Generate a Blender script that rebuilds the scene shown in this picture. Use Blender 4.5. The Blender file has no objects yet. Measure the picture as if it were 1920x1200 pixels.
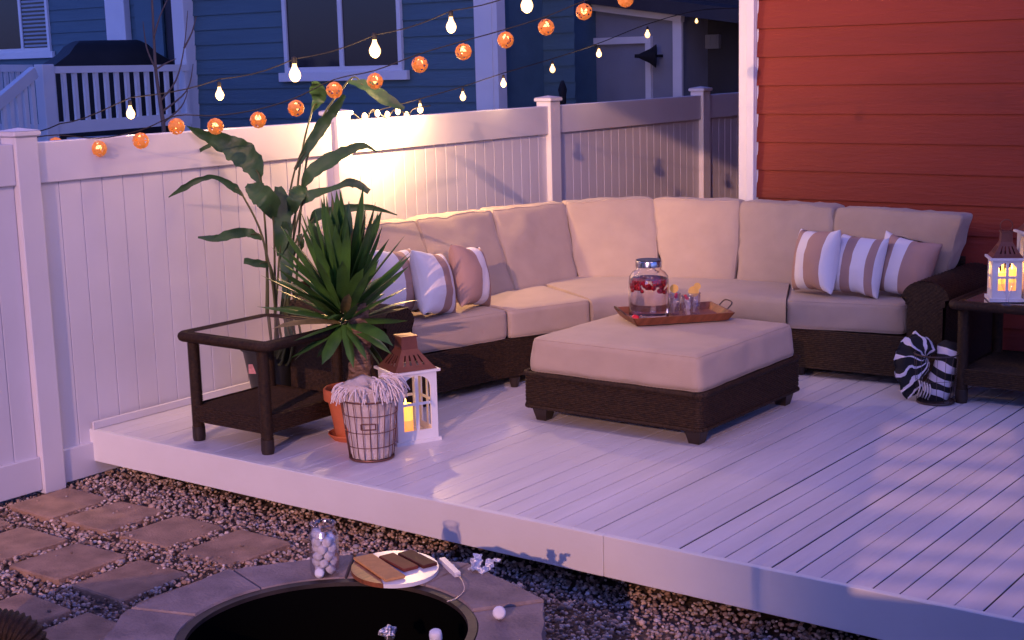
import bpy, bmesh, math, random
import numpy as np
from mathutils import Vector, Matrix, noise
random.seed(7)
rnd = random.Random(11)
sc = bpy.context.scene
COL = sc.collection
R = math.radians

# ------------------------------------------------------------ camera
CAM = np.array([6.458, -4.6784, 1.9052])
YAW, PITCH, ROLL, FPX = 0.6469, -0.1779, -0.0265, 2711.2
cf = np.array([math.sin(-YAW)*math.cos(PITCH), math.cos(YAW)*math.cos(PITCH), math.sin(PITCH)])
cr = np.cross(cf, [0, 0, 1]); cr /= np.linalg.norm(cr); cu = np.cross(cr, cf)
_c, _s = math.cos(ROLL), math.sin(ROLL)
cr, cu = _c*cr+_s*cu, -_s*cr+_c*cu
cam = bpy.data.cameras.new('camera'); co = bpy.data.objects.new('camera', cam); COL.objects.link(co)
m = Matrix(((cr[0], cu[0], -cf[0], CAM[0]), (cr[1], cu[1], -cf[1], CAM[1]), (cr[2], cu[2], -cf[2], CAM[2]), (0, 0, 0, 1)))
co.matrix_world = m
cam.sensor_width = 36; cam.lens = FPX/1920*36; cam.clip_end = 500; cam.clip_start = .05
sc.camera = co
sc.render.resolution_x, sc.render.resolution_y = 1024, 640

# ------------------------------------------------------------ world, sun, exposure
SUN_EL, SUN_AZ = 18, -20        # low sun behind the viewer on the right; light travels towards +y and a little -x
wd = bpy.data.worlds.new('World'); sc.world = wd; wd.use_nodes = True
nt = wd.node_tree; bg = nt.nodes['Background']
sky = nt.nodes.new('ShaderNodeTexSky'); sky.sky_type = 'NISHITA'; sky.sun_disc = False
sky.sun_elevation = R(SUN_EL); sky.sun_rotation = R(180+SUN_AZ); sky.ozone_density = 6
mx = nt.nodes.new('ShaderNodeMix'); mx.data_type = 'RGBA'; mx.blend_type = 'MULTIPLY'; mx.inputs[0].default_value = 1
mx.inputs[7].default_value = (.52, .47, 1.04, 1)
nt.links.new(sky.outputs[0], mx.inputs[6]); nt.links.new(mx.outputs[2], bg.inputs[0])
bg.inputs[1].default_value = .15
sl = bpy.data.lights.new('sun', 'SUN'); sl.energy = .95; sl.angle = R(.45); sl.color = (1, .50, .33)
so = bpy.data.objects.new('sun', sl); COL.objects.link(so)
sd = Vector((math.sin(R(SUN_AZ))*math.cos(R(SUN_EL)), math.cos(R(SUN_AZ))*math.cos(R(SUN_EL)), -math.sin(R(SUN_EL))))
so.rotation_euler = sd.to_track_quat('-Z', 'Y').to_euler()
sc.view_settings.view_transform = 'Standard'; sc.view_settings.look = 'None'; sc.view_settings.exposure = 1.0
sc.render.engine = 'CYCLES'

# ------------------------------------------------------------ helpers
def at(px, py, D):
    return CAM + D*(cf + cr*(px-960)/FPX - cu*(py-600)/FPX)
def on(px, py, z):
    v = cf + cr*(px-960)/FPX - cu*(py-600)/FPX
    return CAM + v*(z-CAM[2])/v[2]

def mat(name, col, rough=.6, var=0., vscale=8, bump=0., bscale=60, col2=None, metal=0, emit=None, estr=0, spec=None, trans=0, ior=1.45, stretch=None, alpha=1, sheen=0):
    m = bpy.data.materials.new(name); m.use_nodes = True
    n = m.node_tree.nodes; l = m.node_tree.links; p = n['Principled BSDF']
    p.inputs['Base Color'].default_value = (*col, 1); p.inputs['Roughness'].default_value = rough
    p.inputs['Metallic'].default_value = metal
    p.inputs['Transmission Weight'].default_value = trans; p.inputs['IOR'].default_value = ior
    if spec is not None: p.inputs['Specular IOR Level'].default_value = spec
    if sheen: p.inputs['Sheen Weight'].default_value = sheen
    if emit: p.inputs['Emission Color'].default_value = (*emit, 1); p.inputs['Emission Strength'].default_value = estr
    tc = n.new('ShaderNodeTexCoord'); mp = n.new('ShaderNodeMapping'); l.new(tc.outputs['Object'], mp.inputs[0])
    if stretch: mp.inputs['Scale'].default_value = stretch
    if var or col2:
        t = n.new('ShaderNodeTexNoise'); t.inputs['Scale'].default_value = vscale; t.inputs['Detail'].default_value = 5
        l.new(mp.outputs[0], t.inputs[0])
        r = n.new('ShaderNodeValToRGB'); r.color_ramp.elements[0].position = .32; r.color_ramp.elements[1].position = .68
        c2 = col2 if col2 else tuple(c*(1-var) for c in col)
        r.color_ramp.elements[0].color = (*c2, 1); r.color_ramp.elements[1].color = (*col, 1)
        l.new(t.outputs[0], r.inputs[0]); l.new(r.outputs[0], p.inputs['Base Color'])
    if bump:
        t = n.new('ShaderNodeTexNoise'); t.inputs['Scale'].default_value = bscale; t.inputs['Detail'].default_value = 4
        l.new(mp.outputs[0], t.inputs[0]); b = n.new('ShaderNodeBump'); b.inputs['Strength'].default_value = bump
        b.inputs['Distance'].default_value = .01; l.new(t.outputs[0], b.inputs['Height']); l.new(b.outputs[0], p.inputs['Normal'])
    return m

def stripe_mat(name, stops, axis=0, rough=.85, bump=.25, wob=.012):
    """stops: list of (position, colour) over the mesh attribute st"""
    m = bpy.data.materials.new(name); m.use_nodes = True
    n = m.node_tree.nodes; l = m.node_tree.links; p = n['Principled BSDF']; p.inputs['Roughness'].default_value = rough
    a = n.new('ShaderNodeAttribute'); a.attribute_name = 'st'; s = n.new('ShaderNodeSeparateXYZ'); l.new(a.outputs['Vector'], s.inputs[0])
    r = n.new('ShaderNodeValToRGB'); r.color_ramp.interpolation = 'CONSTANT'
    e = r.color_ramp.elements
    e[0].position = stops[0][0]; e[0].color = (*stops[0][1], 1); e[1].position = stops[1][0]; e[1].color = (*stops[1][1], 1)
    for q, c in stops[2:]:
        k = e.new(q); k.color = (*c, 1)
    tc = n.new('ShaderNodeTexCoord'); w = n.new('ShaderNodeTexNoise'); w.inputs['Scale'].default_value = 16 if wob > .02 else 5; l.new(tc.outputs['Object'], w.inputs[0])
    ma = n.new('ShaderNodeMath'); ma.operation = 'MULTIPLY_ADD'; l.new(w.outputs[0], ma.inputs[0]); ma.inputs[1].default_value = wob
    sb_ = n.new('ShaderNodeMath'); sb_.operation = 'SUBTRACT'; l.new(s.outputs[axis], sb_.inputs[0]); sb_.inputs[1].default_value = wob/2; l.new(sb_.outputs[0], ma.inputs[2])
    l.new(ma.outputs[0], r.inputs[0]); l.new(r.outputs[0], p.inputs['Base Color'])
    t = n.new('ShaderNodeTexNoise'); t.inputs['Scale'].default_value = 260
    l.new(tc.outputs['Object'], t.inputs[0]); b = n.new('ShaderNodeBump'); b.inputs['Strength'].default_value = bump; b.inputs['Distance'].default_value = .004
    l.new(t.outputs[0], b.inputs['Height']); l.new(b.outputs[0], p.inputs['Normal'])
    return m

M = {}
M['white'] = mat('white_vinyl', (.69, .66, .69), .42, .10, 1.7, .06, 25)
M['deckpaint'] = mat('deck_paint', (.74, .71, .75), .36, .16, 6, .5, 34, stretch=(1, .10, 1))
M['trim'] = mat('trim_paint', (.78, .77, .76), .5, .05, 4, .1, 40)
M['red'] = mat('red_siding', (.25, .030, .014), .65, .15, 6, .5, 60, stretch=(.15, 1, 1))
M['blue'] = mat('bluegrey_siding', (.09, .17, .205), .65, .15, 5, .4, 50, stretch=(.15, 1, 1))
M['shed'] = mat('grey_stucco', (.26, .27, .31), .8, .12, 3, .3, 40)
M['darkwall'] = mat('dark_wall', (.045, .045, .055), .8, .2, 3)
M['dark'] = mat('dark_void', (.012, .012, .014), .9)
M['glassdark'] = mat('dark_window_glass', (.012, .014, .02), .08, spec=.6)
M['blind'] = mat('blind_slats', (.30, .36, .42), .6)
M['cover'] = mat('black_grill_cover', (.010, .010, .012), .6, .3, 8, .4, 12)
M['dirt'] = mat('dirt', (.15, .10, .08), .95, .5, 14, .8, 60)
M['paver'] = mat('paver', (.46, .29, .20), .85, .0, 9, .7, 90, col2=(.27, .17, .12))
M['coping'] = mat('coping_stone', (.36, .27, .24), .85, .0, 9, .6, 80, col2=(.22, .165, .15))
M['pitmetal'] = mat('pit_ring_metal', (.05, .035, .028), .6, .5, 10, .2, 30)
M['soot'] = mat('soot', (.003, .003, .003), 1, spec=0)
M['wicker'] = mat('brown_wicker', (.046, .023, .010), .6, .0, 60, .5, 200, col2=(.014, .007, .004), spec=.35)
M['tan'] = mat('tan_cushion_fabric', (.47, .365, .285), .9, .10, 7, .35, 330, sheen=.15)
M['footwood'] = mat('dark_wood_foot', (.03, .018, .013), .45, .3, 20)
M['glass'] = mat('clear_glass', (1, 1, 1), .02, trans=1, ior=1.45)
M['tabletop'] = mat('smoked_table_glass', (.5, .42, .40), .04, spec=1.0, metal=.8)
M['terracotta'] = mat('terracotta', (.58, .15, .055), .75, .15, 12, .2, 60)
M['blackpot'] = mat('black_plastic', (.02, .02, .02), .35)
M['sticker'] = mat('sticker', (.7, .3, .3), .5, .4, 60)
M['soil'] = mat('soil', (.03, .02, .015), .95, .5, 30, .8, 90)
M['leaf'] = mat('palm_leaf', (.075, .19, .03), .42, .0, 6, .2, 60, col2=(.025, .07, .022))
M['leafdry'] = mat('dry_leaf', (.26, .2, .08), .6, .4, 20)
M['leafbig'] = mat('broad_leaf', (.042, .105, .026), .5, .0, 7, .25, 30, col2=(.018, .05, .022))
M['stem'] = mat('leaf_stem', (.08, .09, .03), .5, .3, 8)
M['bark'] = mat('palm_bark', (.34, .21, .14), .85, .0, 20, 1, 60, col2=(.09, .05, .035), stretch=(1, 1, 4))
M['twig'] = mat('bare_twig', (.16, .11, .09), .8)
M['copper'] = mat('copper_roof', (.20, .07, .045), .5, .2, 20, metal=.3)
M['lantwhite'] = mat('lantern_white', (.80, .79, .78), .45, .06, 20)
M['candle'] = mat('candle_wax', (.9, .6, .25), .5, emit=(1, .30, .04), estr=.55)
M['candlehot'] = mat('candle_glow', (.9, .7, .3), .5, emit=(1, .45, .03), estr=.75)
M['flame'] = mat('flame', (1, .6, .2), .5, emit=(1, .6, .15), estr=3)
M['bulb'] = mat('lit_bulb', (1, .8, .5), .3, emit=(1, .52, .17), estr=2.0)
M['ballbulb'] = mat('lit_ball_bulb', (1, .8, .5), .3, emit=(1, .52, .18), estr=1.6)
M['ball'] = mat('amber_ball_weave', (.55, .17, .05), .5, .4, 40, emit=(1, .26, .03), estr=.20)
M['cable'] = mat('black_cable', (.015, .013, .012), .6)
M['wire'] = mat('basket_wire', (.22, .10, .075), .45, .2, 30, metal=.5)
M['wiredark'] = mat('dark_basket_wire', (.10, .07, .06), .4, metal=.6)
M['throw'] = mat('cream_throw', (.66, .55, .50), .95, .18, 12, .6, 120, sheen=.3)
M['fringe'] = mat('fringe', (.78, .68, .64), .95)
M['traywood'] = mat('tray_wood', (.26, .085, .04), .42, .4, 8, .2, 40, stretch=(1, 6, 1))
M['ice'] = mat('ice', (.82, .72, .76), .12, trans=.35, ior=1.31)
M['metal'] = mat('bright_metal', (.6, .6, .62), .22, metal=1)
M['lid'] = mat('grey_lid', (.16, .17, .20), .35, metal=.7)
M['berry'] = mat('red_berry', (.62, .01, .025), .35)
M['lemon'] = mat('lemon', (.85, .48, .10), .5, emit=(.9, .5, .1), estr=.02)
M['marsh'] = mat('marshmallow', (.83, .82, .84), .8, .04, 30, .1, 60)
M['plate'] = mat('white_plate', (.82, .80, .79), .3)
M['boardwood'] = mat('board_wood', (.35, .11, .045), .45, .5, 14, stretch=(4, 1, 1))
M['cracker'] = mat('cracker', (.66, .33, .11), .8, .15, 40, .3, 120)
M['choc'] = mat('chocolate', (.10, .028, .018), .6, .3, 20, spec=.2)
M['chocred'] = mat('brown_chocolate', (.20, .05, .028), .6, .3, 20, spec=.2)
M['foil'] = mat('crumpled_foil', (.75, .75, .78), .28, metal=.9, bump=1, bscale=90)
M['plastic'] = mat('white_plastic', (.75, .74, .75), .35)
M['ivory'] = mat('ivory_metal', (.6, .5, .45), .35, metal=.8)

def thin_glass(name, tint=(.98, .97, .98), gl=.06):
    m = bpy.data.materials.new(name); m.use_nodes = True
    n = m.node_tree.nodes; l = m.node_tree.links; n.clear(); o = n.new('ShaderNodeOutputMaterial'); mxs = n.new('ShaderNodeMixShader')
    t = n.new('ShaderNodeBsdfTransparent'); t.inputs[0].default_value = (*tint, 1); g = n.new('ShaderNodeBsdfGlossy'); g.inputs['Roughness'].default_value = .04
    f = n.new('ShaderNodeLayerWeight'); f.inputs[0].default_value = .35; a = n.new('ShaderNodeMath'); a.operation = 'MULTIPLY_ADD'; a.inputs[1].default_value = .5; a.inputs[2].default_value = gl
    l.new(f.outputs['Facing'], a.inputs[0]); l.new(a.outputs[0], mxs.inputs[0]); l.new(t.outputs[0], mxs.inputs[1]); l.new(g.outputs[0], mxs.inputs[2]); l.new(mxs.outputs[0], o.inputs[0]); return m
M['thin'] = thin_glass('thin_clear_glass')
def gravel_mat():
    m = bpy.data.materials.new('gravel_stone'); m.use_nodes = True
    n = m.node_tree.nodes; l = m.node_tree.links; p = n['Principled BSDF']; p.inputs['Roughness'].default_value = .8
    a = n.new('ShaderNodeAttribute'); a.attribute_name = 'st'; s = n.new('ShaderNodeSeparateXYZ'); l.new(a.outputs['Vector'], s.inputs[0])
    r = n.new('ShaderNodeValToRGB'); e = r.color_ramp.elements
    e[0].position = 0; e[0].color = (.15, .10, .08, 1); e[1].position = 1; e[1].color = (.80, .68, .60, 1)
    for q, c in ((.3, (.34, .22, .16, 1)), (.55, (.50, .34, .26, 1)), (.75, (.42, .37, .36, 1)), (.9, (.66, .47, .36, 1))):
        k = e.new(q); k.color = c
    l.new(s.outputs[0], r.inputs[0]); l.new(r.outputs[0], p.inputs['Base Color'])
    return m
M['gravel'] = gravel_mat()
TAN, WHT, BLK = (.42, .265, .215), (.80, .77, .78), (.012, .011, .012)

class MB:
    def __init__(s): s.v = []; s.f = []; s.st = []; s.n = 0
    def add(s, vs, fs, st=None):
        k = s.n; vs = [tuple(map(float, q)) for q in vs]
        s.v += vs; s.n += len(vs); s.f += [tuple(i+k for i in f) for f in fs]
        s.st += (st if st is not None else [(0, 0, 0)]*len(vs)); return s
    def box(s, a, b, rot=0, c=None, bev=0):
        x0, y0, z0 = a; x1, y1, z1 = b
        if bev:
            e = bev; vs = []; 
            for z, i in ((z0, e), (z0+e, 0), (z1-e, 0), (z1, e)):
                for (x, y, dx, dy) in ((x0, y0, 1, 1), (x1, y0, -1, 1), (x1, y1, -1, -1), (x0, y1, 1, -1)):
                    # chamfered vertical corners too
                    ii = i
                    if dx*dy > 0: vs += [(x+dx*ii, y+dy*(e+ii)*1., z), (x+dx*(e+ii), y+dy*ii, z)]
                    else: vs += [(x+dx*(e+ii), y+dy*ii, z), (x+dx*ii, y+dy*(e+ii), z)]
            fs = [tuple(range(7, -1, -1)), tuple(range(24, 32))]
            for k in range(3):
                for j in range(8): fs.append((k*8+j, k*8+(j+1) % 8, k*8+8+(j+1) % 8, k*8+8+j))
        else:
            vs = [(x, y, z) for z in (z0, z1) for x, y in ((x0, y0), (x1, y0), (x1, y1), (x0, y1))]
            fs = [(3, 2, 1, 0), (4, 5, 6, 7), (0, 1, 5, 4), (1, 2, 6, 5), (2, 3, 7, 6), (3, 0, 4, 7)]
        if rot:
            cx, cy = c if c else ((x0+x1)/2, (y0+y1)/2); C, S = math.cos(rot), math.sin(rot)
            vs = [(cx+(x-cx)*C-(y-cy)*S, cy+(x-cx)*S+(y-cy)*C, z) for x, y, z in vs]
        return s.add(vs, fs)
    def hexa(s, c8): return s.add(c8, [(3, 2, 1, 0), (4, 5, 6, 7), (0, 1, 5, 4), (1, 2, 6, 5), (2, 3, 7, 6), (3, 0, 4, 7)])
    def bar(s, p, q, w, h, up=(0, 0, 1)):
        p, q = Vector(p), Vector(q); d = (q-p).normalized(); a = d.cross(Vector(up))
        if a.length < 1e-4: a = d.cross(Vector((1, 0, 0)))
        a.normalize(); b = a.cross(d).normalized(); vs = []
        for o in (p, q):
            for i, j in ((-1, -1), (1, -1), (1, 1), (-1, 1)): vs.append(o+a*i*w/2+b*j*h/2)
        return s.hexa(vs)
    def tube(s, pts, r, n=8, cap=True, flat=1., up=None):
        pts = [Vector(p) for p in pts]; N = len(pts)
        rr = r if hasattr(r, '__len__') else [r]*N; vs = []; st = []; fr = None; L = 0
        for i, p in enumerate(pts):
            d = (pts[min(i+1, N-1)]-pts[max(i-1, 0)]).normalized()
            if fr is None:
                a = d.cross(Vector(up) if up else Vector((0, 0, 1)))
                if a.length < 1e-3: a = d.cross(Vector((1, 0, 0)))
                fr = a.normalized()
            fr = (fr-d*fr.dot(d)).normalized(); b = d.cross(fr)
            if i: L += (p-pts[i-1]).length
            for k in range(n):
                t = 2*math.pi*k/n; vs.append(p+fr*math.cos(t)*rr[i]+b*math.sin(t)*rr[i]*flat); st.append((k/n, L, 0))
        fs = [(i*n+k, i*n+(k+1) % n, (i+1)*n+(k+1) % n, (i+1)*n+k) for i in range(N-1) for k in range(n)]
        if cap: fs += [tuple(range(n-1, -1, -1)), tuple(range((N-1)*n, N*n))]
        return s.add(vs, fs, [(a, b/max(L, 1e-6), 0) for a, b, c in st])
    def lathe(s, prof, c=(0, 0, 0), n=32, cap=True, sx=1., ax=None):
        vs = []; fs = []
        for r, z in prof:
            for k in range(n):
                t = 2*math.pi*k/n; vs.append((c[0]+r*math.cos(t)*sx, c[1]+r*math.sin(t), c[2]+z))
        N = len(prof)
        fs = [(i*n+k, i*n+(k+1) % n, (i+1)*n+(k+1) % n, (i+1)*n+k) for i in range(N-1) for k in range(n)]
        if cap: fs += [tuple(range(n-1, -1, -1)), tuple(range((N-1)*n, N*n))]
        return s.add(vs, fs, [(k/n, i/(N-1), 0) for i in range(N) for k in range(n)])
    def prism(s, poly, z0, z1):
        n = len(poly); vs = [(x, y, z) for z in (z0, z1) for x, y in poly]
        return s.add(vs, [tuple(range(n-1, -1, -1)), tuple(range(n, 2*n))]+[(i, (i+1) % n, n+(i+1) % n, n+i) for i in range(n)])
    def extr(s, poly, o, u, v, w):
        """2-D polygon in the (u, v) plane at o, extruded by w"""
        o, u, v, w = map(Vector, (o, u, v, w)); n = len(poly)
        vs = [o+u*a+v*b for a, b in poly]+[o+u*a+v*b+w for a, b in poly]
        return s.add(vs, [tuple(range(n-1, -1, -1)), tuple(range(n, 2*n))]+[(i, (i+1) % n, n+(i+1) % n, n+i) for i in range(n)])
    def ball(s, c, r, n=10, sz=1., seed=None, jit=0):
        vs = []; m_ = n//2+1
        prof = []
        for i in range(m_+1):
            t = math.pi*i/m_; prof.append((max(1e-4, math.sin(t))*r, -math.cos(t)*r*sz))
        k = s.n; s.lathe(prof, c, n, cap=True)
        if jit:
            for i in range(k, s.n):
                v = Vector(s.v[i]); s.v[i] = tuple(v+(v-Vector(c))*jit*noise.noise(v*(1.2/r)+Vector((seed or 0, 0, 0))))
        return s
    def build(s, name, m, parent=None, smooth=False, loc=None, auto=None):
        org = Vector(parent['org']) if parent is not None and 'org' in parent.keys() else (Vector(loc) if loc is not None else Vector((0, 0, 0)))
        me = bpy.data.meshes.new(name)
        me.from_pydata([tuple(Vector(v)-org) for v in s.v], [], s.f); me.update()
        bm = bmesh.new(); bm.from_mesh(me); bmesh.ops.recalc_face_normals(bm, faces=bm.faces); bm.to_mesh(me); bm.free()
        a = me.attributes.new('st', 'FLOAT_VECTOR', 'POINT'); a.data.foreach_set('vector', [q for t in s.st for q in t])
        if smooth:
            me.polygons.foreach_set('use_smooth', [True]*len(me.polygons))
            if auto: me.set_sharp_from_angle(angle=R(auto))
        me.materials.append(M[m] if isinstance(m, str) else m)
        o = bpy.data.objects.new(name, me); COL.objects.link(o)
        if parent is not None: o.parent = parent; o['org'] = tuple(org)
        else: o.location = org
        return o

def thing(name, label, cat, loc=(0, 0, 0), group=None, kind=None):
    o = bpy.data.objects.new(name, None); COL.objects.link(o); o.location = Vector(loc); o['org'] = tuple(map(float, loc))
    o['label'] = label; o['category'] = cat
    if group: o['group'] = group
    return o
def tag(o, label=None, cat=None, group=None, kind=None):
    if label: o['label'] = label
    if cat: o['category'] = cat
    if group: o['group'] = group
    if kind: o['kind'] = kind
    return o

def cushion(mb, c8, r=.05, puff=.12, n=18, wr=.004, seed=0, thin=2, pipe=.0032):
    """soft box: c8 = four bottom corners, four top corners; thin = axis that crowns"""
    c8 = [Vector(c) for c in c8]
    hx = (c8[1]-c8[0]).length/2; hy = (c8[3]-c8[0]).length/2; hz = (c8[4]-c8[0]).length/2; H = (hx, hy, hz)
    idx = {}; vs = []; st = []; fs = []
    def key(i, j, k):
        if (i, j, k) in idx: return idx[(i, j, k)]
        p = [2*i/n-1, 2*j/n-1, 2*k/n-1]
        p = [math.copysign(1-(1-abs(t))**1.25, t) for t in p]
        d = []; inn = []
        for a in range(3):
            ra = min(.98, r/H[a]); q = max(-(1-ra), min(1-ra, p[a])); inn.append(q); d.append((p[a]-q)/ra)
        L = math.sqrt(sum(t*t for t in d)); mx_ = max(abs(t) for t in d)
        if L > 1e-6: p = [inn[a]+d[a]/L*mx_*min(.98, r/H[a]) for a in range(3)]
        o1, o2 = [a for a in range(3) if a != thin]
        p[thin] *= 1+puff*(1-p[o1]**2)*(1-p[o2]**2)
        b = puff*.22*H[thin]
        p[o1] *= 1+b/H[o1]*(1-p[o2]**2); p[o2] *= 1+b/H[o2]*(1-p[o1]**2)
        u, v, w = [(t+1)/2 for t in p]
        B = c8[0]*(1-u)*(1-v)+c8[1]*u*(1-v)+c8[2]*u*v+c8[3]*(1-u)*v
        T = c8[4]*(1-u)*(1-v)+c8[5]*u*(1-v)+c8[6]*u*v+c8[7]*(1-u)*v
        P = B*(1-w)+T*w
        q = P*7+Vector((seed*3.1, 0, 0)); nz = noise.noise(q)+.5*noise.noise(q*2.3)
        cen = sum(c8, Vector())/8
        P += (P-cen).normalized()*nz*wr*2
        idx[(i, j, k)] = len(vs); vs.append(P); st.append((u, w, v)); return idx[(i, j, k)]
    for a in range(n):
        for b in range(n):
            for q, fl in ((0, 0), (n, 1)):
                for fn in (lambda x, y: (x, y, q), lambda x, y: (q, x, y), lambda x, y: (y, q, x)):
                    f = [key(*fn(a, b)), key(*fn(a+1, b)), key(*fn(a+1, b+1)), key(*fn(a, b+1))]
                    fs.append(tuple(f if fl else f[::-1]))
    k0 = mb.n; mb.add(vs, fs, st)
    if pipe:
        for q in (0, n):
            ring_ = [(i, 0) for i in range(n)]+[(n, i) for i in range(n)]+[(n-i, n) for i in range(n)]+[(0, n-i) for i in range(n)]+[(0, 0)]
            pts = [vs[idx[(a, b_, q) if thin == 2 else (a, q, b_)]] for a, b_ in ring_]
            mb.tube(pts, pipe, 6, cap=False)
    return mb

def pillow(mb, c, nrm, up, w, h, t, n=22, seed=0):
    c, nrm, up = Vector(c), Vector(nrm).normalized(), Vector(up)
    x = up.cross(nrm).normalized(); y = nrm.cross(x).normalized(); vs = []; st = []; fs = []
    for side in (1, -1):
        k = len(vs)
        for i in range(n+1):
            for j in range(n+1):
                u, v = math.sin(math.pi/2*(2*i/n-1)), math.sin(math.pi/2*(2*j/n-1))
                X = u*w/2*(1-.09*(1-v*v)); Y = v*h/2*(1-.09*(1-u*u))
                T = t/2*max(0, (1-u**2)*(1-v**2))**.40
                q = Vector((u*2.2+seed*5, v*2.2, side)); T *= 1+.09*noise.noise(q*1.3)
                P = c+x*X+y*Y+nrm*side*T+y*.012*noise.noise(q)
                vs.append(P); st.append(((u+1)/2, (v+1)/2, 0))
        for i in range(n):
            for j in range(n):
                a = k+i*(n+1)+j; f = (a, a+n+1, a+n+2, a+1); fs.append(f if side > 0 else f[::-1])
    mb.add(vs, fs, st); return mb

def weave(mb, path, z0, z1, rib=.026, strand=.0115, amp=.0020, closed=False, lean=0., norm=1):
    """woven panel along a plan path, real in-and-out strands; lean moves the top outwards"""
    P = [Vector((*p, 0)) for p in path]
    if closed: P.append(P[0])
    seg = [(P[i+1]-P[i]).length for i in range(len(P)-1)]; L = sum(seg)
    ns = max(2, round(L/rib)); nu = ns*4; nz = max(2, round((z1-z0)/strand)); nv = nz*4
    cum = [0]
    for q in seg: cum.append(cum[-1]+q)
    vs = []
    for i in range(nu+1):
        t = min(L*i/nu, L-1e-6); k = 0
        while k < len(seg)-1 and t > cum[k+1]: k += 1
        d = (P[k+1]-P[k])/seg[k]; p = P[k]+d*(t-cum[k]); nn = Vector((d.y, -d.x, 0))*norm
        for j in range(nv+1):
            z = z0+(z1-z0)*j/nv; row = min(j//4, nz-1); ph = math.sin(math.pi*ns*i/nu+(row % 2)*math.pi)
            a = amp*ph*abs(math.sin(math.pi*j/4))**.6+.0042*abs(math.sin(math.pi*j/4))
            wv = .0025*noise.noise(Vector((p.x*9, p.y*9, z*9)))
            q = p+nn*(a+wv+lean*(z-z0)/(z1-z0)); vs.append((q.x, q.y, z+wv*.4))
    fs = [(i*(nv+1)+j, (i+1)*(nv+1)+j, (i+1)*(nv+1)+j+1, i*(nv+1)+j+1) for i in range(nu) for j in range(nv)]
    return mb.add(vs, fs)

def weave_tube(mb, pts, r, pitch=.011, amp=.0022, n=14):
    """wicker-wrapped round bar"""
    pts = [Vector(p) for p in pts]; out = []; rr = []
    for a, b in zip(pts[:-1], pts[1:]):
        L = (b-a).length; k = max(2, int(L/pitch*2))
        for i in range(k): out.append(a+(b-a)*i/k); rr.append(r+amp*(1 if len(out) % 2 else -1))
    out.append(pts[-1]); rr.append(r)
    return mb.tube(out, rr, n)

def smooth_path(pts, k=6):
    pts = [Vector(p) for p in pts]; out = []
    for i in range(len(pts)-1):
        p0, p1, p2, p3 = pts[max(i-1, 0)], pts[i], pts[i+1], pts[min(i+2, len(pts)-1)]
        for j in range(k):
            t = j/k
            out.append(.5*((2*p1)+(p2-p0)*t+(2*p0-5*p1+4*p2-p3)*t*t+(3*p1-p0-3*p2+p3)*t**3))
    out.append(pts[-1]); return out

def leafmesh(mb, pts, hw, side, k=5, fold=.25, ripple=.0, thick=.0015, seed=0):
    """leaf along a spine: pts world, hw half widths, side = width direction hint"""
    sp = smooth_path(pts, k); N = len(sp); vs = []; st = []
    import bisect
    W = []
    for i in range(N):
        t = i/(N-1)*(len(hw)-1); a = int(min(t, len(hw)-2)); f = t-a; f = f*f*(3-2*f); W.append(hw[a]*(1-f)+hw[a+1]*f)
    side = Vector(side)
    for i, p in enumerate(sp):
        d = (sp[min(i+1, N-1)]-sp[max(i-1, 0)]).normalized(); s_ = (side-d*side.dot(d)).normalized(); nn = d.cross(s_)
        for j, u in enumerate((-1, -.5, 0, .5, 1)):
            rp = ripple*W[i]*noise.noise(Vector((i*.55, u*1.5, seed)))
            rp2 = 1+.9*ripple*noise.noise(Vector((i*.45+9, u, seed+5)))
            vs.append(p+s_*u*W[i]*rp2+nn*(abs(u)*fold*W[i]+rp)); st.append((i/N, (u+1)/2, 0))
    fs = [(i*5+j, i*5+j+1, (i+1)*5+j+1, (i+1)*5+j) for i in range(N-1) for j in range(4)]
    return mb.add(vs, fs, st)

def lampobj(name, loc, e, col, r, parent=None):
    l = bpy.data.lights.new(name, 'POINT'); l.energy = e; l.color = col; l.shadow_soft_size = r; l.specular_factor = .35
    o = bpy.data.objects.new(name, l); COL.objects.link(o)
    if parent is not None: o.parent = parent; o.location = Vector(loc)-Vector(parent['org'])
    else: o.location = loc
    return o

# ------------------------------------------------------------ ground
ZG = -.27
b = MB(); b.add([(-60, -60, ZG-.02), (60, -60, ZG-.02), (60, 80, ZG-.02), (-60, 80, ZG-.02)], [(0, 1, 2, 3)])
tag(b.build('ground', 'dirt'), kind='structure')

PIT = (3.37, -1.60)
# pavers
PAV = []
for jy, (y0, off) in enumerate(((-.595, .13), (-1.13, .03), (-1.665, -.06), (-2.2, -.02))):
    for i in range(-1, 6):
        x0 = off+.435*i+(.02 if jy else 0); PAV.append((x0, y0, x0+.345, y0+.375))
def in_pav(x, y, mrg=0):
    return any(a-mrg < x < c+mrg and b_-mrg < y < d+mrg for a, b_, c, d in PAV if keep((a+c)/2, (b_+d)/2))
def keep(x, y): return x > .05 and not (math.hypot(x-PIT[0], y-PIT[1]) < .86) and x < 2.65 and not (y > -.6 and x > 1.95)
plist = [p for p in PAV if keep((p[0]+p[2])/2, (p[1]+p[3])/2)]
PR = {-.595: 'row of pavers nearest the deck', -1.13: 'second row of pavers from the deck', -1.665: 'third row of pavers from the deck', -2.2: 'fourth row of pavers from the deck'}
ORD = ['first', 'second', 'third', 'fourth', 'fifth', 'sixth', 'seventh']
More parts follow.
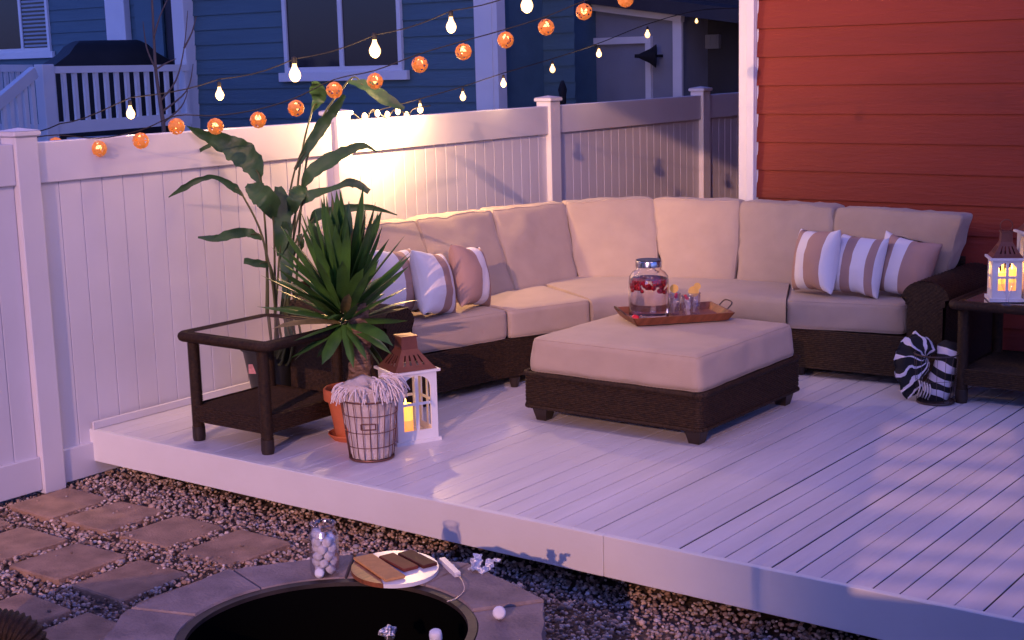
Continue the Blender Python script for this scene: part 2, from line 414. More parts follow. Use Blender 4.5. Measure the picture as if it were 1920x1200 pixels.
for (x0, y0, x1, y1) in plist:
    nth = sorted(q[0] for q in plist if q[1] == y0).index(x0); plabel = 'brown square paver, %s from the fence in the %s' % (ORD[nth], PR[y0])
    b = MB(); j = lambda: rnd.uniform(-.012, .012)
    poly = []
    cs = [(x0+j(), y0+j()), (x1+j(), y0+j()), (x1+j(), y1+j()), (x0+j(), y1+j())]
    for i in range(4):
        ax, ay = cs[i]; bx, by = cs[(i+1) % 4]
        for t in (.04, .3, .6, .96): poly.append((ax+(bx-ax)*t+rnd.uniform(-.003, .003), ay+(by-ay)*t+rnd.uniform(-.003, .003)))
    zt = ZG+.016+rnd.uniform(-.003, .003); tx, ty = rnd.uniform(-.01, .01), rnd.uniform(-.01, .01)
    cx, cy = (x0+x1)/2, (y0+y1)/2; n = len(poly)
    zz = lambda x, y: zt+tx*(x-cx)+ty*(y-cy)
    vs = [(x, y, ZG-.03) for x, y in poly]+[(x, y, zz(x, y)-.006) for x, y in poly]+[(cx+(x-cx)*.965, cy+(y-cy)*.965, zz(x, y)) for x, y in poly]
    fs = [(i, (i+1) % n, n+(i+1) % n, n+i) for i in range(n)]+[(n+i, n+(i+1) % n, 2*n+(i+1) % n, 2*n+i) for i in range(n)]+[tuple(range(2*n, 3*n))]
    b.add(vs, fs); o = b.build('paver', 'paver')
    tag(o, plabel, 'paver', 'pavers laid in the gravel')

# gravel: one mesh of many small stones
def gravel():
    ico = bmesh.new(); bmesh.ops.create_icosphere(ico, subdivisions=1, radius=1); bv = np.array([v.co[:] for v in ico.verts]); bf = np.array([[v.index for v in f.verts] for f in ico.faces]); ico.free()
    rs = np.random.RandomState(3); V = []; F = []; S = []; n = 0
    def put(x, y, s, z):
        nonlocal n
        sc_ = s*rs.uniform(.55, 1.1, 3)*np.array([1, 1, .75]); q = bv*sc_*(1+rs.uniform(-.22, .22, (12, 1)))
        a, c = rs.uniform(0, 6.3), rs.uniform(-.7, .7); Ra = np.array([[math.cos(a), -math.sin(a), 0], [math.sin(a), math.cos(a), 0], [0, 0, 1]])
        Rc = np.array([[1, 0, 0], [0, math.cos(c), -math.sin(c)], [0, math.sin(c), math.cos(c)]])
        q = q@Rc.T@Ra.T+np.array([x, y, z]); V.append(q); F.append(bf+n); n += 12; t = rs.uniform(); S.append(np.tile([t, 0, 0], (12, 1)))
    for i in range(44000):
        x = rs.uniform(-.05, 5.4); y = rs.uniform(-2.35, .55)
        # only where the photograph can see it
        if x > 2.9 and y < -1.0: continue
        if math.hypot(x-PIT[0], y-PIT[1]) < .70: continue
        if y > .15 and rs.uniform() < .5: continue
        s = rs.uniform(.006, .0150)
        if rs.uniform() < .03: s *= 1.5
        inp = in_pav(x, y, .0)
        if inp:
            if rs.uniform() < .985 or s > .012: continue
            z = ZG+.020
        else: z = ZG+rs.uniform(-.008, .012)+.012*math.sin(x*3+y*5)
        put(x, y, s, z)
    V = np.concatenate(V); F = np.concatenate(F); S = np.concatenate(S)
    me = bpy.data.meshes.new('gravel'); me.vertices.add(len(V)); me.vertices.foreach_set('co', V.ravel())
    me.loops.add(F.size); me.loops.foreach_set('vertex_index', F.ravel()); me.polygons.add(len(F))
    me.polygons.foreach_set('loop_start', np.arange(0, F.size, 3)); me.update(calc_edges=True); me.validate()
    a = me.attributes.new('st', 'FLOAT_VECTOR', 'POINT'); a.data.foreach_set('vector', S.ravel()); me.materials.append(M['gravel'])
    o = bpy.data.objects.new('gravel', me); COL.objects.link(o)
    tag(o, 'loose pink and grey gravel between the pavers and under the deck edge', 'gravel', kind='stuff')
gravel()

# ------------------------------------------------------------ deck
XD1, YD1 = 8.2, 4.0
dk = bpy.data.objects.new('deck', None); COL.objects.link(dk); dk['kind'] = 'structure'; dk['org'] = (0, 0, 0)
b = MB(); bc2 = MB(); x0 = 3.8923
edges = sorted([x0+i*.1 for i in range(-39, 45)])
edges = [e for e in edges if .03 < e < XD1]
gr = random.Random(5); prev = .005
for e in edges+[XD1]:
    strong = gr.random()
    g = (.0025 if strong < .35 else .005 if strong < .75 else .008)
    if e < 2.0: g *= .4
    elif e < 2.9: g *= .75
    elif e > 3.7: g = max(g*1.15, .0055)
    dz = gr.uniform(-.0012, .0012)
    yb = 4.0
    b.box((prev, .033, -.0045+dz), (e-g/2, yb, 0+dz), bev=.0010)
    bc2.box((prev+.0006, .034, -.034+dz), (e-g/2-.0006, yb, -.0047+dz))  # dark core: shade in the gaps put into the colour of the board sides
    prev = e+g/2
b.build('deck_board', 'deckpaint', dk); bc2.build('gap_shade_core', 'footwood', dk)
b = MB(); seam = 3.355
b.box((.005, 0, -.174), (seam-.0012, .03, .002), bev=.003); b.box((seam+.0012, .0015, -.174), (XD1, .0315, .002), bev=.003)
b.build('fascia', 'trim', dk)
b = MB()
for i in range(20): b.box((.2+i*.4, .05, -.17), (.24+i*.4, 3.9, -.036))
b.build('joist', 'footwood', dk)
b = MB(); b.box((.02, .045, -.172), (XD1-.02, 3.95, -.171)); b.build('gap_shade_sheet', 'dark', dk)  # dark sheet standing in for the shade below the board gaps

# ------------------------------------------------------------ white vinyl fence
fe = thing('vinyl_fence', 'white vinyl privacy fence with capped posts running behind the sofa and plants', 'fence', (0, 2, ZG))
posts = [-4.95, -2.61, -.27, 2.05, 4.37, 6.70, 9.0, 11.3]
HF = 1.555
for yp in posts:
    b = MB(); b.box((-.042, yp-.065, ZG), (.088, yp+.065, HF+.035), bev=.004); po = b.build('post', 'white', fe)
    b = MB(); b.box((-.057, yp-.08, HF+.034), (.103, yp+.08, HF+.062), bev=.006)
    b.add([(-.057, yp-.08, HF+.062), (.103, yp-.08, HF+.062), (.103, yp+.08, HF+.062), (-.057, yp+.08, HF+.062), (.023, yp, HF+.078)], [(0, 1, 4), (1, 2, 4), (2, 3, 4), (3, 0, 4)])
    b.build('post_cap', 'white', po)
for i in range(len(posts)-1):
    a, c = posts[i]+.065, posts[i+1]-.065
    b = MB(); b.box((-.02, a, 1.345), (.066, c, HF), bev=.004); b.build('top_rail', 'white', fe)
    b = MB(); zb = ZG+.03 if i < 3 else -.10
    b.box((-.02, a, ZG+.02), (.066, c, ZG+.20), bev=.004); b.build('bottom_rail', 'white', fe)
    if a > -.3: 
        b = MB(); b.box((.067, max(a, .0), .002), (.082, min(c, 4.0), .045), bev=.003)
        if min(c, 4.0) > a: b.build('base_strip', 'white', fe)
    # tongue-and-groove boards, grooves are real V cuts
    w = .14 if i < 3 else .1115; pr_ = []
    nb = round((c-a)/w); w = (c-a)/nb
    for k_ in range(nb):
        y0 = a+k_*w; pr_ += [(0.036, y0), (.044, y0+.004), (.044, y0+w-.004), (.036, y0+w-.0001)]
    n = len(pr_); vs = [(x, y, z) for z in (ZG+.2, 1.346) for x, y in pr_]
    b = MB(); b.add(vs, [(q, q+1, n+q+1, n+q) for q in range(n-1)]); b.box((.005, a, ZG+.2), (.034, c, 1.345))
    b.build('panel', 'white', fe)

# ------------------------------------------------------------ red house
def lap_wall(mb, ax, x0, x1, yw, z0, z1, lap, top=None, th=.018, zref=0, sign=-1):
    """lap siding: each board leans out at its bottom; wall on y = yw facing sign*y (ax 0) or on x = yw (ax 1)"""
    z = zref
    while z > z0: z -= lap
    while z < z1:
        a, c = max(z, z0), min(z+lap, z1)
        if c > a:
            q = [(x0, 0, a), (x1, 0, a), (x1, 0, c), (x0, 0, c)]
            o0, o1 = th, .003
            vs = [(x0, sign*o0, a), (x1, sign*o0, a), (x1, sign*o1, c), (x0, sign*o1, c), (x0, 0, a), (x1, 0, a)]
            vs = [(p[0], yw+p[1], p[2]) if ax == 0 else (yw+p[1], p[0], p[2]) for p in vs]
            mb.add(vs, [(0, 1, 2, 3), (4, 5, 1, 0)])
        z += lap
    return mb
rh = thing('red_house', 'red lap sided house wall with white corner trim behind the sofa', 'house', (5, 6, ZG))
b = MB(); lap_wall(b, 0, 1.981, 8.4, 4.0, ZG, 3.6, .1834, zref=2.0638)
lap_wall(b, 1, 4.0, 10.5, 1.99, ZG, 3.6, .1834, zref=2.0638)
b.box((2.0, 4.001, ZG), (8.4, 10.5, 3.6)); b.build('wall', 'red', rh)
b = MB(); b.box((1.857, 3.965, ZG), (1.98, 3.989, 3.6), bev=.003); b.box((1.925, 3.94, ZG), (1.98, 3.964, 3.6), bev=.003)
b.box((1.94, 3.99, ZG), (1.987, 4.12, 3.6), bev=.003); b.build('corner_trim', 'trim', rh)
b = MB(); b.box((1.4, 3.75, 3.6), (8.6, 10.7, 3.75)); b.build('roof', 'trim', rh)

# ------------------------------------------------------------ neighbouring house
nh = thing('neighbor_house', 'blue grey lap sided neighboring house with white trimmed windows behind the fence', 'house', (-6, 9, ZG))
YN, YR = 7.0, 9.0
b = MB(); lap_wall(b, 0, -6.93, -2.6, YN, ZG, 5.2, .17, zref=2.0); b.box((-6.93, YN+.001, ZG), (-2.6, 15, 5.2))
lap_wall(b, 0, -14.2, -6.93, YR, ZG, 5.2, .17, zref=1.97); b.box((-14.2, YR+.001, ZG), (-6.94, 15, 5.2))
b.build('wall', 'blue', nh)
b = MB(); lap_wall(b, 0, -3.3, -2.2, 8.0, ZG, 5.2, .17, zref=2.0); b.build('side_wall', 'blue', nh)
b = MB(); b.box((-2.72, YN-.03, ZG), (-2.5, YN-.019, 5.2)); b.box((-2.6, YN-.018, ZG), (-2.44, YN+.12, 5.2)); b.build('corner_trim', 'trim', nh)
def window(px0, px1, x0, x1, y, zb, zt, mull, blind=None):
    fr = MB(); t = .055
    fr.box((x0, y-.05, zb), (x0+t, y-.012, zt)); fr.box((x1-t, y-.05, zb), (x1, y-.012, zt))
    fr.box((x0+t, y-.05, zb), (x1-t, y-.012, zb+t)); fr.box((x0+t, y-.05, zt-t), (x1-t, y-.012, zt))
    for m_ in mull: fr.box((m_-.03, y-.045, zb+t), (m_+.03, y-.014, zt-t))
    w = fr.build('window', 'trim', nh)
    p = MB(); p.box((x0+t, y-.028, zb+t), (x1-t, y-.021, zt-t)); p.build('pane', 'glassdark', w)
    s_ = MB(); s_.box((x0-.08, y-.075, zb-.10), (x1+.08, y-.02, zb-.001), bev=.004); s_.build('sill', 'trim', w)
    if blind:
        q = MB(); z = zb+t+.02
        while z < zt-t: q.box((blind[0], y-.036, z), (blind[1], y-.029, z+.03)); z += .06
        q.build('blind', 'blind', w)
window(0, 0, -5.42, -3.68, YN, 1.83, 4.0, [-4.55])
window(0, 0, -14.6+.2, -12.45, YR, 2.22, 4.2, [-13.15], blind=(-13.1, -12.52))
# porch opening on the recessed wall: white columns and a dark doorway
b = MB(); b.box((-10.98, YR-.13, ZG), (-10.55, YR-.02, 5.2), bev=.006); b.build('porch_column', 'trim', nh)
b = MB(); b.box((-10.40, YR-.06, ZG), (-9.9, YR-.02, 5.2)); b.box((-9.9, YR-.10, 1.2), (-9.78, YR-.061, 5.2)); b.build('side_panel', 'blue', nh)
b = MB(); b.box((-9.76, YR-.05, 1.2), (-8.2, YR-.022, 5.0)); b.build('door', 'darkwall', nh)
p0, p1 = at(353, 100, 16.9), at(371, 100, 16.9)
b = MB(); b.box((-7.14, YN-.16, ZG), (-6.93, YN+.02, 5.2), bev=.006); b.build('porch_column', 'trim', nh)
b = MB(); b.box((-14, 6.2, .95), (-7.2, 8.95, 1.12)); b.build('porch_floor', 'trim', nh)

# porch railing
ra = thing('porch_railing', 'white baluster porch railing with sloping stair rail at the neighboring house', 'railing', (-6.9, 5.5, ZG))
A, B_ = Vector(at(85, 124, 15.6)), Vector(at(352, 128, 17.3)); A.z = B_.z = 1.945
A.x = -7.05; B_.x = -7.1
A = Vector(at(82, 122, 15.6)); B_ = Vector(at(352, 128, 16.9)); zt = 1.96; zb_ = 1.30
b = MB(); b.bar((A.x, A.y, zt-.03), (B_.x, B_.y, zt-.045), .07, .075); b.build('top_rail', 'trim', ra)
b = MB(); b.bar((A.x, A.y, zb_), (B_.x, B_.y, zb_+.03), .05, .13); b.build('bottom_rail', 'trim', ra)
nbal = 14
for i in range(nbal):
    t = (i+.7)/nbal; p = A.lerp(B_, t); b = MB(); b.box((p.x-.022, p.y-.022, zb_+.03), (p.x+.022, p.y+.022, zt-.07)); b.build('baluster', 'trim', ra)
b = MB(); b.box((A.x-.075, A.y-.075, ZG), (A.x+.075, A.y+.075, zt+.03), bev=.005); b.build('newel_post', 'trim', ra)
S0 = Vector(at(64, 135, 15.3)); S1 = Vector(at(-30, 215, 14.6))
b = MB(); b.bar(S0, S1, .07, .12); b.build('stair_rail', 'trim', ra)
for i in range(7):
    p = S0.lerp(S1, (i+.5)/7); b = MB(); b.box((p.x-.022, p.y-.022, .9), (p.x+.022, p.y+.022, p.z-.04)); b.build('baluster', 'trim', ra)
F0, F1 = Vector(at(-30, 128, 18.2)), Vector(at(60, 128, 18.6))
b = MB(); b.bar(F0, F1, .07, .09); b.build('top_rail', 'trim', ra)
for i in range(8):
    p = F0.lerp(F1, (i+.5)/8); b = MB(); b.box((p.x-.022, p.y-.022, .9), (p.x+.022, p.y+.022, p.z-.04)); b.build('baluster', 'trim', ra)

# covered grill
gp = [at(88, 120, 17.6), at(310, 120, 18.4)]
ga, gb = Vector(gp[0]), Vector(gp[1]); ga.z = gb.z = 0
gc = (ga+gb)/2; gu = (gb-ga)/2; gn = Vector((-gu.y, gu.x, 0)).normalized()*.32
def ring(s, t, z): return [gc-gu*s-gn*t+Vector((0, 0, z)), gc+gu*s-gn*t+Vector((0, 0, z)), gc+gu*s+gn*t+Vector((0, 0, z)), gc-gu*s+gn*t+Vector((0, 0, z))]
zs = [(1.0, 1., .95), (1.0, 1., 1.94), (.99, 1, 1.99), (.72, .85, 2.12), (.62, .75, 2.21), (.50, .55, 2.265), (.47, .40, 2.275)]
vs = []; fs = []
for s_, t_, z_ in zs:
    rg = ring(s_, t_, z_)
    for i in range(4):
        for k in range(6): vs.append(rg[i].lerp(rg[(i+1) % 4], k/6))
n = 24
for i in range(len(zs)-1): fs += [(i*n+k, i*n+(k+1) % n, (i+1)*n+(k+1) % n, (i+1)*n+k) for k in range(n)]
fs.append(tuple(range((len(zs)-1)*n, len(zs)*n)))
vs = [v+gn.normalized()*.03*noise.noise(v*4) for v in vs]
b = MB().add(vs, fs); o = b.build('covered_grill', 'cover', loc=gc, smooth=True, auto=35)
tag(o, 'barbecue grill under a black fabric cover on the neighboring porch', 'grill')

# bare sapling by the porch
tr = thing('bare_tree', 'thin leafless sapling in front of the porch railing', 'tree', at(305, 300, 12.5))
tp = [at(310, 330, 12.5), at(308, 250, 12.5), at(300, 190, 12.5), at(292, 130, 12.5), at(288, 60, 12.5), at(283, -40, 12.5)]
b = MB(); b.tube(smooth_path(tp), [.022*(1-.6*i/30) for i in range(31)], 7); b.build('trunk', 'twig', tr, True)
b = MB()
for pts in ([(300, 190), (330, 150), (345, 90), (352, 20)], [(303, 210), (350, 170), (362, 120)], [(292, 130), (275, 90), (268, 40)], [(345, 90), (360, 60), (368, 30)], [(306, 230), (340, 200), (352, 170)], [(288, 70), (300, 30), (318, -10)], [(292, 130), (312, 118), (330, 110)]):
    q = smooth_path([at(x, y, 12.5+.002*(x-300)) for x, y in pts], 4); b.tube(q, [.010*(1-.75*i/len(q)) for i in range(len(q))], 5)
b.build('branch', 'twig', tr, True)

# ------------------------------------------------------------ grey shed
sh = thing('grey_shed', 'grey garage wall with pale trim and a sloping roof edge beyond the fence', 'shed', (-2.5, 10, ZG))
YS = 9.0
def ay(px, py, y):
    v = cf + cr*(px-960)/FPX - cu*(py-600)/FPX; return CAM+v*(y-CAM[1])/v[1]
L0, L1, L2 = ay(1003, 100, YS), ay(1275, 30, YS), ay(1060, 0, YS)
sl_ = (L1[2]-L2[2])/(L1[0]-L2[0]); zl = L1[2]+sl_*(L0[0]-L1[0])
b = MB(); b.extr([(L0[0], ZG), (L1[0], ZG), (L1[0], L1[2]), (L0[0], zl)], (0, YS, 0), (1, 0, 0), (0, 0, 1), (0, 3, 0)); b.build('wall', 'shed', sh)
b = MB(); b.box((L0[0]-.02, YS-.04, ZG), (L0[0]+.09, YS-.002, zl-.1)); b.build('corner_trim', 'trim', sh); b = MB(); b.box((L1[0]-.07, YS-.04, ZG), (L1[0]+.04, YS-.002, L1[2]-.03)); b.build('corner_trim', 'trim', sh)
b = MB(); b.bar((L0[0]-.1, YS-.045, zl-.02), (L1[0]+.06, YS-.045, L1[2]-.02), .08, .09, up=(0, -.0, 1)); b.build('rake_trim', 'trim', sh)
b = MB(); b.bar((L0[0]-.2, YS+1.4, zl+.10), (L1[0]+1.6, YS+1.4, L1[2]+.10+sl_*1.6), 3.2, .14); b.build('roof', 'darkwall', sh)
d0, d1 = ay(1043, 80, YS), ay(1219, 74, YS)
b = MB(); b.box((d0[0]-.035, YS-.05, ZG), (d0[0]+.035, YS-.003, d0[2]-.04)); b.box((d1[0]-.035, YS-.05, ZG), (d1[0]+.035, YS-.003, d0[2]-.04))
b.box((d0[0]-.035, YS-.052, d0[2]-.039), (d1[0]+.035, YS-.003, d0[2]+.035)); b.build('door_frame', 'trim', sh)
c0 = ay(1190, 105, YS-.25); c1 = ay(1230, 105, YS-.15)
ck = thing('cone_fixture', 'black cone shaped fixture lying sideways on the grey shed door frame', 'lamp', c1)
b = MB(); q = [Vector(c0).lerp(Vector(c1), t) for t in (0, .2, .45, .7, 1)]; b.tube(q, [.018, .022, .05, .075, .125], 16); b.build('cone', 'dark', ck, True, auto=50)
b = MB(); b.bar(Vector(c1), Vector(c1)+Vector((0, .12, 0)), .03, .03); b.build('bracket', 'dark', ck)
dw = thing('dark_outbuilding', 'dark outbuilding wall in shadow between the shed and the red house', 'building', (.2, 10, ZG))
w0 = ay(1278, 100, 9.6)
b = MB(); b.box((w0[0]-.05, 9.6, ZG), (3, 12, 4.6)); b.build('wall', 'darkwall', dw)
v0, v1 = ay(1312, 92, 9.57), ay(1350, 64, 9.57)
b = MB(); b.box((v0[0], 9.54, v0[2]), (v1[0], 9.599, v1[2]), bev=.004)
for i in range(3): b.box((v0[0]+.02+i*.075, 9.53, v0[2]+.03), (v0[0]+.075+i*.075, 9.539, v1[2]-.02))
b.build('meter_box', 'shed', dw)
fin = at(1055, 178, 14.2)
b = MB(); b.lathe([(.03, -.25), (.035, 0), (.045, .05), (.03, .10), (.012, .14)], fin, 12); o = b.build('dark_finial', 'dark', loc=fin, smooth=True)  # small dark finial, gives no light
tag(o, 'small dark finial poking above the fence beside the white post cap', 'lamp')

# ------------------------------------------------------------ string lights
def sag(p, q, n=10, s=.06): 
    p, q = Vector(p), Vector(q); return [p.lerp(q, i/n)-Vector((0, 0, s*4*(i/n)*(1-i/n))) for i in range(n+1)]
bs = thing('ball_string_lights', 'string of amber woven ball lights looped along the fence and up to the right', 'string lights', at(105, 250, 8))
bpts = [(105, 273), (185, 279), (264, 264), (331, 237), (404, 237), (484, 225), (555, 203), (627, 169), (703, 152), (787, 121), (869, 97), (948, 75), (1024, 51), (1095, 22), (1173, -2), (1250, -30), (1330, -62)]
def lattice(c, r, seed):
    bm = bmesh.new(); bmesh.ops.create_icosphere(bm, subdivisions=2, radius=r)
    bmesh.ops.inset_individual(bm, faces=bm.faces[:], thickness=r*.075, depth=0)
    rr_ = random.Random(seed); inner = [f for f in bm.faces if f.calc_area() < r*r*.30 and len(f.verts) == 3]
    for f in inner:
        if rr_.random() < .42: bm.faces.remove(f)
    bmesh.ops.rotate(bm, verts=bm.verts, cent=(0, 0, 0), matrix=Matrix.Rotation(rr_.uniform(0, 3), 3, 'Z'))
    vs = [v.co+Vector(c) for v in bm.verts]; bm.verts.index_update(); fs = [tuple(v.index for v in f.verts) for f in bm.faces]; bm.free(); return vs, fs
for i, (px, py) in enumerate(bpts):
    c = at(px, py, 7.62+.06*math.sin(i*1.7)); r = .0445
    vs, fs = lattice(c, r, i); b = MB().add(vs, fs); o = b.build('ball_shade', 'ball', bs, True, auto=20)
    b = MB(); b.ball(c+np.array([0, 0, .008]), .017, 10, 1.3); b.build('bulb', 'ballbulb', o, True)
wp = []
for (px, py) in [(40, 262)]+[(x, y-20) for x, y in bpts]: wp.append(at(px, py, 7.62))
path = smooth_path(wp, 4)
b = MB(); b.tube(path, .0032, 5); b.build('cable', 'cable', bs, True)

es = thing('edison_string_lights', 'string of clear lit pear bulbs rising from the fence post to upper right', 'string lights', at(245, 213, 8.3))
def edison(c, r, parent, lean=(0, 0)):
    c = Vector(c)
    prof = [(.001, -1.25), (.35, -1.18), (.75, -.85), (.98, -.3), (1, .1), (.85, .55), (.55, 1.05), (.38, 1.5), (.36, 1.9)]
    b = MB(); b.lathe([(p*r, z*r) for p, z in prof], c, 14); o = b.build('bulb', 'bulb', parent, True)
    b = MB(); b.lathe([(.42*r, 1.85*r), (.46*r, 1.95*r), (.46*r, 2.9*r), (.2*r, 3.1*r)], c, 10); b.build('socket', 'cable', o, True)
ea = [(112, 262), (245, 213), (412, 178), (553, 140), (703, 95), (846, 50), (988, 10), (1130, -30), (1270, -70)]
for i, (px, py) in enumerate(ea[1:]):
    edison(at(px, py, 8.4), [.025, .025, .034, .034, .030, .036, .03, .03][i], es)
path = smooth_path([at(x, y-30, 8.4) for x, y in [(30, 275), (112, 262)]+ea[1:]], 5)
path = [p-Vector((0, 0, .02*abs(math.sin(i*math.pi/5)))) for i, p in enumerate(path)]
b = MB(); b.tube(path, .0036, 5); b.build('cable', 'cable', es, True)

es2 = thing('far_string_lights', 'farther string of small lit bulbs running from the bright fence post past the shed', 'string lights', at(788, 203, 9.6))
eb = [(788, 205), (868, 182), (944, 157), (1036, 130), (1123, 101), (1214, 65), (1306, 40)]
dd = [9.75, 10.1, 10.4, 10.8, 11.2, 11.6, 12.0]
for (px, py), D in zip(eb, dd): edison(at(px, py, D), .021 if px < 1300 else .013, es2)
path = smooth_path([at(690, 212, 9.4)]+[at(x, y-20, D) for (x, y), D in zip(eb, dd)]+[at(1386, 15, 12.3)], 5)
b = MB(); b.tube(path, .0036, 5); b.build('cable', 'cable', es2, True)
es4 = thing('added_fill_lights', 'added string of lit bulbs above the view, warm fill light over the deck', 'string lights', (2.5, 1.2, 2.7))  # strand added out of view as warm fill light
ov = [(.2, .6, 2.62), (1.1, .75, 2.55), (2.0, .9, 2.52), (2.9, .9, 2.52), (3.8, .95, 2.55), (4.7, .9, 2.62)]
for p in ov: edison(p, .03, es4); lampobj('bulb_lamp', (p[0], p[1], p[2]-.12), 7, (1, .60, .42), .10, es4)  # soft fill lamps of the added strand
b = MB(); b.tube(smooth_path([(0, .5, 2.75)]+[(x, y, z+.09) for x, y, z in ov]+[(6.5, 1.7, 2.9)], 5), .0036, 5); b.build('cable', 'cable', es4, True)
# bright bundle at the post top
es3 = thing('light_bundle', 'tangled bundle of very bright warm bulbs on the fence top beside the post', 'string lights', (.1, 2.2, HF))
for k, (dy, dz) in enumerate(((.16, .03), (.27, .045), (.38, .03), (.47, .05), (.57, .02))):
    p = Vector((.118+.012*(k % 2), 2.05+dy, HF-.01+dz)); b = MB(); b.ball(p, .017, 10, 1.4); b.build('bulb', 'bulb', es3, True)
cb = smooth_path([(.12, 2.10, HF+.05), (.13, 2.2, HF-.01), (.11, 2.3, HF+.06), (.14, 2.4, HF), (.10, 2.52, HF+.05), (.13, 2.62, HF+.02), (.1, 2.72, HF+.05), (.09, 2.9, HF+.06)], 5)
b = MB(); b.tube(cb, .004, 5); b.build('cable', 'cable', es3, True)
lampobj('bundle_lamp', (.27, 2.30, HF+.02), 46, (1, .58, .24), .03, es3)
for i, (px, py) in enumerate(ea[1:7]): lampobj('bulb_lamp', at(px, py+14, 8.35), 1.6, (1, .6, .32), .03, es)
for (px, py), D in list(zip(eb, dd))[:6:2]: lampobj('bulb_lamp', at(px, py+10, D-.06), 1.2, (1, .6, .3), .03, es2)

# ------------------------------------------------------------ sectional sofa
sf = thing('sectional_sofa', 'brown wicker sectional sofa with tan seat and back cushions round the deck corner', 'sofa', (1.5, 3, 0))
# plan of the seat front and of the back
FR = [(1.20, 1.36), (1.40, 2.02), (1.62, 2.58), (2.68, 3.10), (3.36, 3.27)]
BK = [(.42, 1.42), (.52, 2.25), (.62, 3.0), (2.35, 3.95), (3.5, 3.97)]
def V3(p, z): return Vector((p[0], p[1], z))
zs0, zs1 = .285, .465
ci = [(1.87, 2.92), (2.24, 3.05)]
seats = []
fr_ext = [(1.22, 1.30), (1.41, 1.98), (1.63, 2.52), (2.66, 3.05), (3.34, 3.20)]
bk_ext = [(.45, 1.36), (.50, 2.28), (.62, 3.10), (2.30, 3.85), (3.30, 3.90)]
for i in range(4):
    g = .004
    f0, f1 = Vector(fr_ext[i]), Vector(fr_ext[i+1]); b0, b1 = Vector(bk_ext[i]), Vector(bk_ext[i+1])
    if i == 2:
        # corner wedge: concave curved front, square back corner
        b = MB(); nn = 10
        def wedge(u):   # front curve, back polyline
            fp = f0.lerp(f1, u)+Vector((-.30, .34))*(math.sin(math.pi*u)**.8)*.62
            c_ = Vector((.62, 3.88)); bp = (b0.lerp(c_, u*2) if u < .5 else c_.lerp(b1, u*2-1)); return fp, bp
        vs = []; st = []; fs = []; prof = [(0, 0), (0.03, .0), (.0, .03), (0, .5), (0, .93), (.015, .985), (.05, 1.01), (.25, 1.03), (.6, 1.03), (1, 1)]
        prof = [(.06, 0), (.01, .02), (-.012, .2), (-.022, .5), (-.012, .8), (.004, .94), (.035, 1.0), (.10, 1.03), (.3, 1.05), (.6, 1.05), (1, 1)]
        for a in range(nn*2+1):
            u = a/(nn*2); fp, bp = wedge(u)
            for t, h in prof:
                p = fp.lerp(bp, t); e = .985 if a in (0, nn*2) else 1
                vs.append((p.x, p.y, zs0+(zs1-zs0)*h*(e if h > .5 else 1)))
        K = len(prof); fs = [(a*K+k, (a+1)*K+k, (a+1)*K+k+1, a*K+k+1) for a in range(nn*2) for k in range(K-1)]
        fs += [tuple(range(K)), tuple(range(nn*2*K, nn*2*K+K))]
        b.add(vs, fs); b.build('seat_cushion', 'tan', sf, True, auto=60); continue
    d = (f1-f0).normalized()*g
    c8 = [V3(p, z) for z in (zs0, zs1) for p in (f0+d, f1-d, b1-d, b0+d)]
    b = MB(); cushion(b, c8, r=.032, puff=.05, n=20, seed=i); b.build('seat_cushion', 'tan', sf, True)
# back cushions: bottom line and top line (left and right ends)
bb = [(.90, 1.28), (.99, 1.92), (1.03, 2.56), (1.08, 3.18), (1.58, 3.42), (2.06, 3.55), (2.68, 3.58), (3.42, 3.58)]
bt = [(.58, 1.30), (.60, 2.07), (.68, 2.73), (.85, 3.34), (1.30, 3.80), (1.95, 3.865), (2.67, 3.76), (3.50, 3.66)]
# boundaries measured along the top edge
zb0, zb1 = .455, .955
for i in range(7):
    B0, B1, T0, T1 = V3(bb[i], zb0), V3(bb[i+1], zb0), V3(bt[i], zb1), V3(bt[i+1], zb1)
    if i == 6: T1 = Vector((3.54, 3.60, .955)); B1 = Vector((3.40, 3.58, .46))
    d = (B1-B0).normalized(); nb_ = Vector((d.y, -d.x, 0)); th = .17   # nb_ points into the seating side
    d2 = (T1-T0).normalized(); nt_ = Vector((d2.y, -d2.x, 0))
    g = .003
    c8 = [B0+d*g, B1-d*g, B1-d*g-nb_*th, B0+d*g-nb_*th, T0+d2*g+nt_*.05, T1-d2*g+nt_*.05, T1-d2*g-nt_*.09, T0+d2*g-nt_*.09]
    b = MB(); cushion(b, c8, r=.030, puff=.12, n=20, wr=.009, seed=10+i, thin=1); b.build('back_cushion', 'tan', sf, True)
# wicker base
b = MB(); fp = [(1.26, 1.30), (1.38, 1.95), (1.56, 2.50), (1.72, 2.78), (1.98, 2.97), (2.35, 3.05), (2.70, 3.08), (3.38, 3.13)]
weave(b, fp, .055, zs0+.005, norm=1)
weave(b, [(.35, 1.30), (1.26, 1.30)], .055, zs0+.005)
b.build('base', 'wicker', sf, True)
poly = [(.44, 1.2)]+[(1.25, 1.30), (1.37, 1.95), (1.55, 2.50), (1.71, 2.79), (1.97, 2.98), (2.35, 3.06), (2.70, 3.09), (3.38, 3.14)]+[(3.4, 3.9), (.75, 3.9), (.46, 3.4)]
b = MB(); b.prism(poly, .06, zs0-.004); b.build('seat_deck', 'wicker', sf)
# wicker back shell behind the cushions
def shell(path, z0, z1):
    b = MB(); weave(b, path, z0, z1, norm=-1); weave(b, path, z0, z1, norm=1); return b
shell([(.42, 1.2), (.42, 3.4), (.50, 3.75), (.75, 3.93), (3.42, 3.93)], .06, .66).build('back_shell', 'wicker', sf, True)
